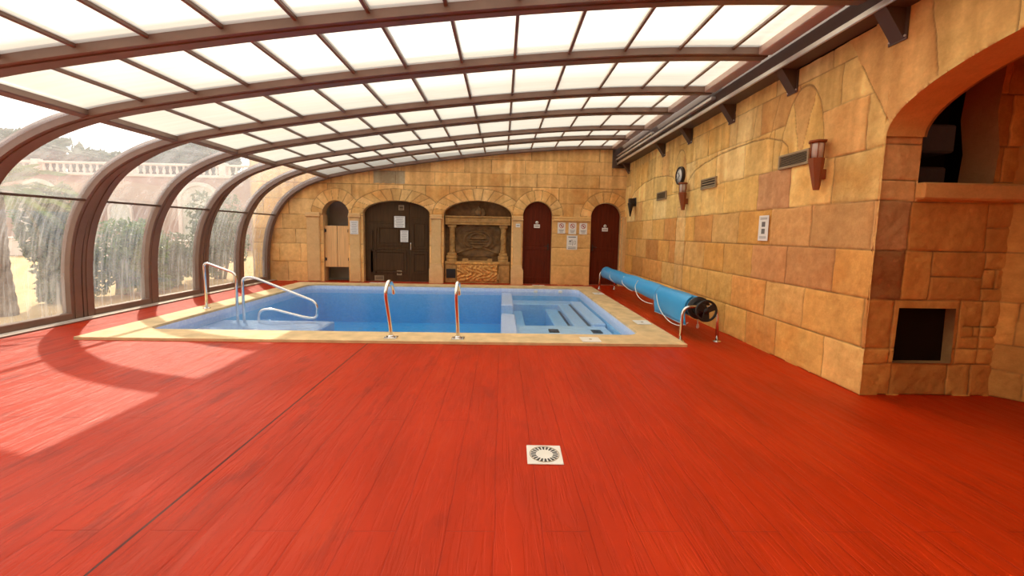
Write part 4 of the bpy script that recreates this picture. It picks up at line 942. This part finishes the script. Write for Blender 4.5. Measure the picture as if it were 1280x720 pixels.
# ------------------------------------------------------------------ cover reel
xr, zr = 2.76, .455
t = empty('pool_cover_reel', (xr, 8.2, 0), 'blue bubble pool cover rolled on a steel reel beside the wall', 'cover reel')
b = MB(); n = 40; sec = []
ys = [5.72]+list(np.linspace(5.74, 10.85, 34))+[10.86]
vs = []
for y in ys:
    for k in range(n):
        a = 2*PI*k/n; rr = (.150+.006*math.sin(y*5.3)+.004*math.sin(3*a+y*2))*(1. if 5.73 < y < 10.855 else .3); vs.append((xr+rr*math.cos(a), y, zr+rr*math.sin(a)))
fs = [(i*n+k, i*n+(k+1) % n, (i+1)*n+(k+1) % n, (i+1)*n+k) for i in range(len(ys)-1) for k in range(n)]
b.add(vs, fs, True); b.build('cover_roll', M['cover'], t)
# loose flap hanging off the side
b = MB(); A = []; nz = 12; ny = 14
for j in range(ny+1):
    y = 5.74+(6.92-5.74)*j/ny
    for i in range(nz+1):
        s = i/nz; a0 = 1.9
        if s < .5: a = a0+(PI-a0)*s/.5; A.append((xr+.163*math.cos(a), y, zr+.163*math.sin(a)))
        else: q = (s-.5)/.5; A.append((xr-.163+.012*math.sin(y*6)*q+.02*q*q, y, zr-q*(.25+.03*(j/ny))))
b.add(A, [(j*(nz+1)+i, (j+1)*(nz+1)+i, (j+1)*(nz+1)+i+1, j*(nz+1)+i+1) for j in range(ny) for i in range(nz)], True)
me = b.mesh('cover_flap'); fo = place('cover_flap', me, M['cover'], t)
sd = fo.modifiers.new('thick', 'SOLIDIFY'); sd.thickness = .006
b = MB(); b.tube([(xr-.163+.012*math.sin(y*6)+.02, y, zr-(.25+.03*((y-5.74)/1.18))-.004) for y in np.linspace(5.74, 6.92, 15)], .008, 6); b.tube([(xr-.166+.02*q*q, 6.925, zr-q*.28) for q in np.linspace(0, 1, 8)], .008, 6); b.build('hem', M['cover_edge'], t)
b = MB(); b.lathe((xr, 5.50, zr), (0, 1, 0), [(.03, 0), (.03, 5.52)], 14); b.build('axle', M['steel'], t)
# end flange and hand wheel
b = MB(); b.lathe((xr, 5.66, zr), (0, 1, 0), [(.02, 0), (.155, 0), (.16, .02), (.155, .045), (.02, .045)], 32); b.lathe((xr, 5.56, zr), (0, 1, 0), [(.07, 0), (.08, .05), (.11, .1)], 20); b.build('end_flange', M['black'], t)
hw = MB(); cpt = [(xr+.135*math.cos(2*PI*i/36), 5.46, zr+.135*math.sin(2*PI*i/36)) for i in range(37)]
hw.tube(cpt, .017, 8, False); hw.lathe((xr, 5.435, zr), (0, 1, 0), [(.035, 0), (.042, .02), (.042, .05), (.03, .08)], 18)
for k in range(3):
    a = .5+2*PI*k/3; d = Vector((math.cos(a), 0, math.sin(a))); p = Vector((xr, 5.46, zr)); sdv = Vector((-math.sin(a), 0, math.cos(a)))
    hw.add([p+d*.03+sdv*.035+Vector((0, -.01, 0)), p+d*.03-sdv*.035+Vector((0, -.01, 0)), p+d*.13-sdv*.05+Vector((0, -.01, 0)), p+d*.13+sdv*.05+Vector((0, -.01, 0)),
            p+d*.03+sdv*.035+Vector((0, .01, 0)), p+d*.03-sdv*.035+Vector((0, .01, 0)), p+d*.13-sdv*.05+Vector((0, .01, 0)), p+d*.13+sdv*.05+Vector((0, .01, 0))],
           [(0, 1, 2, 3), (7, 6, 5, 4), (0, 4, 5, 1), (1, 5, 6, 2), (2, 6, 7, 3), (3, 7, 4, 0)])
hw.build('handwheel', M['black'], t)
for y in (5.60, 11.02):
    x0, x1 = (2.49, 3.005) if y < 8 else (2.62, 3.03)
    b = MB(); b.tube(round_path([(x0, y, .0), (x0+.01, y, zr+.03), (x1-.01, y, zr+.03), (x1, y, 0)], .13, 8), .021, 12); b.build('stand', M['steel'], t)
    for x in (x0, x1):
        b = MB(); b.lathe((x, y, 0), (0, 0, 1), [(.055, 0), (.055, .008), (.028, .02)], 16); b.build('foot', M['steel'], t)
# cords
def cordpart(pts, r=.007): 
    b = MB(); b.tube(smooth_path(pts, 6), r, 7); b.build('cord', M['rope'], t)
cordpart([(xr-.10, 6.86, zr+.13), (xr-.175, 6.80, zr), (xr-.20, 6.55, zr-.19), (xr-.19, 6.2, zr-.30), (xr-.16, 5.9, zr-.30), (xr-.12, 5.72, zr-.22)])
cordpart([(xr-.10, 8.0, zr+.12), (xr-.165, 7.96, zr), (xr-.19, 7.7, zr-.14), (xr-.18, 7.35, zr-.19), (xr-.165, 7.0, zr-.17)])
cordpart([(xr-.11, 8.9, zr+.11), (xr-.163, 8.85, zr-.02), (xr-.15, 8.5, zr-.10), (xr-.1, 8.3, zr-.13)])
cordpart([(xr-.11, 10.0, zr+.11), (xr-.162, 9.9, zr-.02), (xr-.12, 9.7, zr-.11)])
b = MB(); b.tube([(xr+.10, 5.9, zr-.15), (xr+.10, 5.88, .18)], .008, 7); b.lathe((xr+.10, 5.88, .12), (0, 0, 1), [(.012, 0), (.022, .02), (.016, .06), (.008, .07)], 10); b.build('pull_strap', M['rope'], t)

# ------------------------------------------------------------------ outside
m = MB(); m.add([(-70, -30, -.06), (-6.5, -30, -.06), (-6.5, 70, -.06), (-70, 70, -.06)], [(0, 1, 2, 3)])
tag(m.build('ground', M['sand'], off=(-20, 10, -.06)), 'sunlit sandy courtyard outside the glazing', 'ground', kind='structure')
def foliage(name, c, rad, n, size, mat, label, cat, group=None, trunk=None, seed=0, tilt=1.):
    rng = random.Random(seed); cx, cy, cz = c; rx, ry, rz = rad
    t = empty(name, (cx, cy, -.06), label, cat, group)
    b = MB()
    lobes = [(Vector((rng.uniform(-.55, .55)*rx, rng.uniform(-.55, .55)*ry, rng.uniform(-.8, .42)*rz)), rng.uniform(.38, .6)) for _ in range(12)]
    for i in range(n):
        lc, lr = rng.choice(lobes)
        d = Vector((rng.gauss(0, 1), rng.gauss(0, 1), rng.gauss(0, 1))).normalized()*rng.uniform(.5, 1.)**.4
        p = Vector((cx, cy, cz))+lc+Vector((d.x*rx, d.y*ry, d.z*rz))*lr
        if p.z < 0: p.z = rng.uniform(0, .3)
        a = Vector((rng.gauss(0, 1), rng.gauss(0, 1), rng.gauss(0, 1)*tilt)).normalized(); s = a.cross(Vector((rng.gauss(0, 1), rng.gauss(0, 1), rng.gauss(0, 1)))).normalized(); L = size*rng.uniform(.7, 1.4)
        nn = a.cross(s)*.12*L
        b.add([p-a*L*.5, p+s*L*.22+nn, p+a*L*.5, p-s*L*.22+nn], [(0, 1, 2, 3)])
    b.build('foliage', mat, t)
    k = MB(); th = trunk or .05
    for i in range(3 if not trunk else 1):
        o = (i-1)*.12 if not trunk else 0; k.tube(smooth_path([(cx+o, cy, -.06), (cx+o*1.5+.03, cy+.04, cz*.35), (cx+o*2, cy+o, cz*.8)], 4), [th*(1-.5*j/8) for j in range(9)], 8)
    for j in range(4):
        a = j*1.7; k.tube([(cx, cy, cz*.6), (cx+rx*.5*math.cos(a), cy+ry*.5*math.sin(a), cz+rz*.2)], th*.45, 6)
    k.build('trunk' if trunk else 'stem', M['bark'], t); return t
foliage('shrub', (-8.5, 8.15, 1.1), (.40, .45, 1.4), 4200, .15, M['leaf_a'], 'tall grey-green shrub outside, beside the palm', 'shrub', seed=1)
foliage('shrub', (-8.3, 9.25, .85), (.75, .75, 1.15), 5200, .13, M['leaf_b'], 'bright green shrub outside behind streaked glass', 'shrub', seed=2)
foliage('shrub', (-8.6, 10.75, .7), (.7, .7, .95), 4200, .13, M['leaf_a'], 'rounded green shrub outside next to the low stone wall', 'shrub', seed=3)
foliage('shrub', (-8.3, 12.4, 1.2), (.75, .7, 1.5), 4200, .13, M['leaf_a'], 'tall grey shrub outside the window against the end wall', 'shrub', seed=4)
# palm
t = empty('palm', (-8.15, 6.93, -.06), 'palm with a rough trunk and spiky fronds outside the glazing', 'palm')
b = MB(); pr = []
for i in range(22):
    z = -.06+i*.095; pr.append((.155-.05*min(i/8, 1)+(.012 if i % 2 else 0), z))
b.lathe((-8.15, 6.93, 0), (0, 0, 1), pr, 14); b.build('trunk', M['bark'], t)
rng = random.Random(5)
for k in range(22):
    a = 2*PI*k/22+rng.uniform(-.1, .1); el = rng.uniform(-.3, 1.1); L = rng.uniform(.8, 1.15); b = MB(); base = Vector((-8.15, 6.93, 2.0)); dirn = Vector((math.cos(a)*math.cos(el), math.sin(a)*math.cos(el), math.sin(el)))
    path = [base+dirn*L*s+Vector((0, 0, -.45*L*s*s)) for s in (0, .25, .5, .75, 1)]
    b.tube(path, [.014, .012, .01, .008, .004], 5)
    for s in range(14):
        q = .2+.8*s/14; i = min(int(q*4), 3); p = path[i].lerp(path[i+1], q*4-i); side = dirn.cross(Vector((0, 0, 1))).normalized()
        for sg in (-1, 1):
            e = p+(side*sg*.8+dirn*.6+Vector((0, 0, -.15))).normalized()*.34*(1.1-q*.5); b.add([p, p.lerp(e, .4)+Vector((0, 0, .018)), e, p.lerp(e, .4)-Vector((0, 0, .018))], [(0, 1, 2, 3)])
    b.build('frond', M['leaf_b'], t)
# low walls and basin in the courtyard
def kerb(name, a, b_, label, cat):
    t = empty(name, ((a[0]+b_[0])/2, (a[1]+b_[1])/2, -.06), label, cat)
    m = MB(); m.box(a, b_, .03); m.build('body', M['render_trim'], t)
    m = MB(); m.box((a[0]-.05, a[1]-.05, b_[2]), (b_[0]+.05, b_[1]+.05, b_[2]+.07), .02); m.build('cap', M['render_trim'], t)
kerb('garden_wall', (-12.2, 13.9, -.06), (-11.2, 17.2, .38), 'low pale stone garden wall on the sandy courtyard', 'wall')
kerb('stone_bench', (-10.3, 13.2, -.06), (-9.8, 14.9, .36), 'low stone bench outside in front of the garden wall', 'bench')
kerb('garden_wall', (-34, 20.0, -.06), (-14, 20.5, .75), 'long low wall in front of the pink building', 'wall')
# building across the courtyard
by = 28.
t = empty('courtyard_building', (-27, by, -.06), 'pink rendered building with a balustraded terrace across the courtyard', 'building')
m = MB(); m.box((-48, by, -.06), (-6.5, by+2, 4.7)); m.build('wall', M['render_wall'], t)
m = MB(); m.box((-48, by-.18, 4.62), (-6.5, by+.2, 4.80), .03); m.build('cornice', M['render_trim'], t)
m = MB(); m.box((-48, by-.14, 5.36), (-6.5, by+.12, 5.50), .03); m.build('handrail', M['render_trim'], t)
for i in range(98):
    m = MB(); m.lathe((-47.6+i*.42, by-.02, 4.80), (0, 0, 1), [(.07, 0), (.05, .05), (.10, .18), (.05, .42), (.07, .57)], 6); m.build('baluster', M['render_trim'], t)
for i in range(8):
    x = -47.9+i*5.9; m = MB(); m.box((x, by-.2, 4.75), (x+.45, by+.2, 5.6), .03); m.build('pier', M['render_trim'], t)
for i in range(8):
    x = -9.6-i*5.1; w_ = 2.3 if i % 2 == 0 else 1.3; z1 = 3.2 if i % 2 == 0 else 2.4; z0 = 0 if i % 2 == 0 else 1.1
    P = [(x-w_/2, z0), (x+w_/2, z0), (x+w_/2, z1)]+arc_pts(x, z1, w_/2, .8*w_/2, 0, PI, 14)[1:-1]+[(x-w_/2, z1)]
    m = MB(); m.prism(P, by-.03, by-.01); m.build('archway', M['corridor'], t)
    Q = [(x+(a-x)*1.2, b if b < z1 else z1+(b-z1)*1.25) for a, b in P]
    m = MB(); m.ringgap(Q, P, by-.12, by); m.build('archway_trim', M['render_trim'], t)
for k, (x, y, z, r, l) in enumerate(((-38, 35, 6.4, 3.6, 'dark tree behind the balustrade opposite the palm'), (-31, 35, 5.3, 2.4, 'low dark tree behind the balustrade next to the tall one'), (-24.5, 34, 6.0, 2.8, 'dark tree behind the balustrade above the big archway'), (-14, 34, 6.4, 3.0, 'dark tree behind the far end of the balustrade'))):
    foliage('tree', (x, y, z), (r, r*1.2, r*.8), 3400, .8, M['leaf_c'], l, 'tree', trunk=.25, seed=20+k)

# ------------------------------------------------------------------ light
w = bpy.data.worlds.new('sky'); SC.world = w; w.use_nodes = True; nt = w.node_tree; nt.nodes.clear()
bg = nt.nodes.new('ShaderNodeBackground'); ow = nt.nodes.new('ShaderNodeOutputWorld'); sky = nt.nodes.new('ShaderNodeTexSky')
sky.sky_type = 'NISHITA'; sky.sun_disc = False; sky.sun_elevation = math.radians(39.2); sky.dust_density = 6; sky.air_density = 1.5
D = Vector((.71, -1.0, -1.0)).normalized(); sky.sun_rotation = math.atan2(-D.x, -D.y)
mx = nt.nodes.new('ShaderNodeMix'); mx.data_type = 'RGBA'; mx.inputs[0].default_value = .8; mx.inputs[7].default_value = (1.0, .985, .96, 1)
sc = nt.nodes.new('ShaderNodeVectorMath'); sc.operation = 'SCALE'; sc.inputs[3].default_value = .12
nt.links.new(sky.outputs[0], sc.inputs[0]); nt.links.new(sc.outputs[0], mx.inputs[6]); nt.links.new(mx.outputs[2], bg.inputs[0]); bg.inputs[1].default_value = 1.25
nt.links.new(bg.outputs[0], ow.inputs[0])
ld = bpy.data.lights.new('sun', 'SUN'); ld.energy = 3.1; ld.angle = math.radians(.9); ld.color = (1, .88, .70)
so = bpy.data.objects.new('sun', ld); C.objects.link(so); so.rotation_euler = D.to_track_quat('-Z', 'Y').to_euler(); so.location = (-20, 30, 30)

# ------------------------------------------------------------------ camera
yaw, pitch, roll = 0.02482, 0.09732, -0.01899
fwd = Vector((math.sin(yaw)*math.cos(pitch), math.cos(yaw)*math.cos(pitch), -math.sin(pitch))); rt = Vector((math.cos(yaw), -math.sin(yaw), 0)); up = rt.cross(fwd)
r2 = rt*math.cos(roll)-up*math.sin(roll); u2 = rt*math.sin(roll)+up*math.cos(roll)
cd = bpy.data.cameras.new('camera'); cam = bpy.data.objects.new('camera', cd); C.objects.link(cam)
cam.matrix_world = Matrix(((r2.x, u2.x, -fwd.x, 0), (r2.y, u2.y, -fwd.y, 0), (r2.z, u2.z, -fwd.z, 1.45), (0, 0, 0, 1)))
cd.sensor_width = 36; cd.lens = 520/1280*36; cd.shift_y = -18/1280; cd.clip_start = .05; cd.clip_end = 500
SC.camera = cam
SC.view_settings.view_transform = 'Standard'; SC.view_settings.look = 'None'; SC.view_settings.gamma = 1; SC.view_settings.use_curve_mapping = False; SC.view_settings.exposure = 0.85
cy = SC.cycles
cy.max_bounces = 12; cy.diffuse_bounces = 5; cy.glossy_bounces = 4; cy.transmission_bounces = 8; cy.transparent_max_bounces = 16; cy.use_denoising = True; cy.sample_clamp_indirect = 6
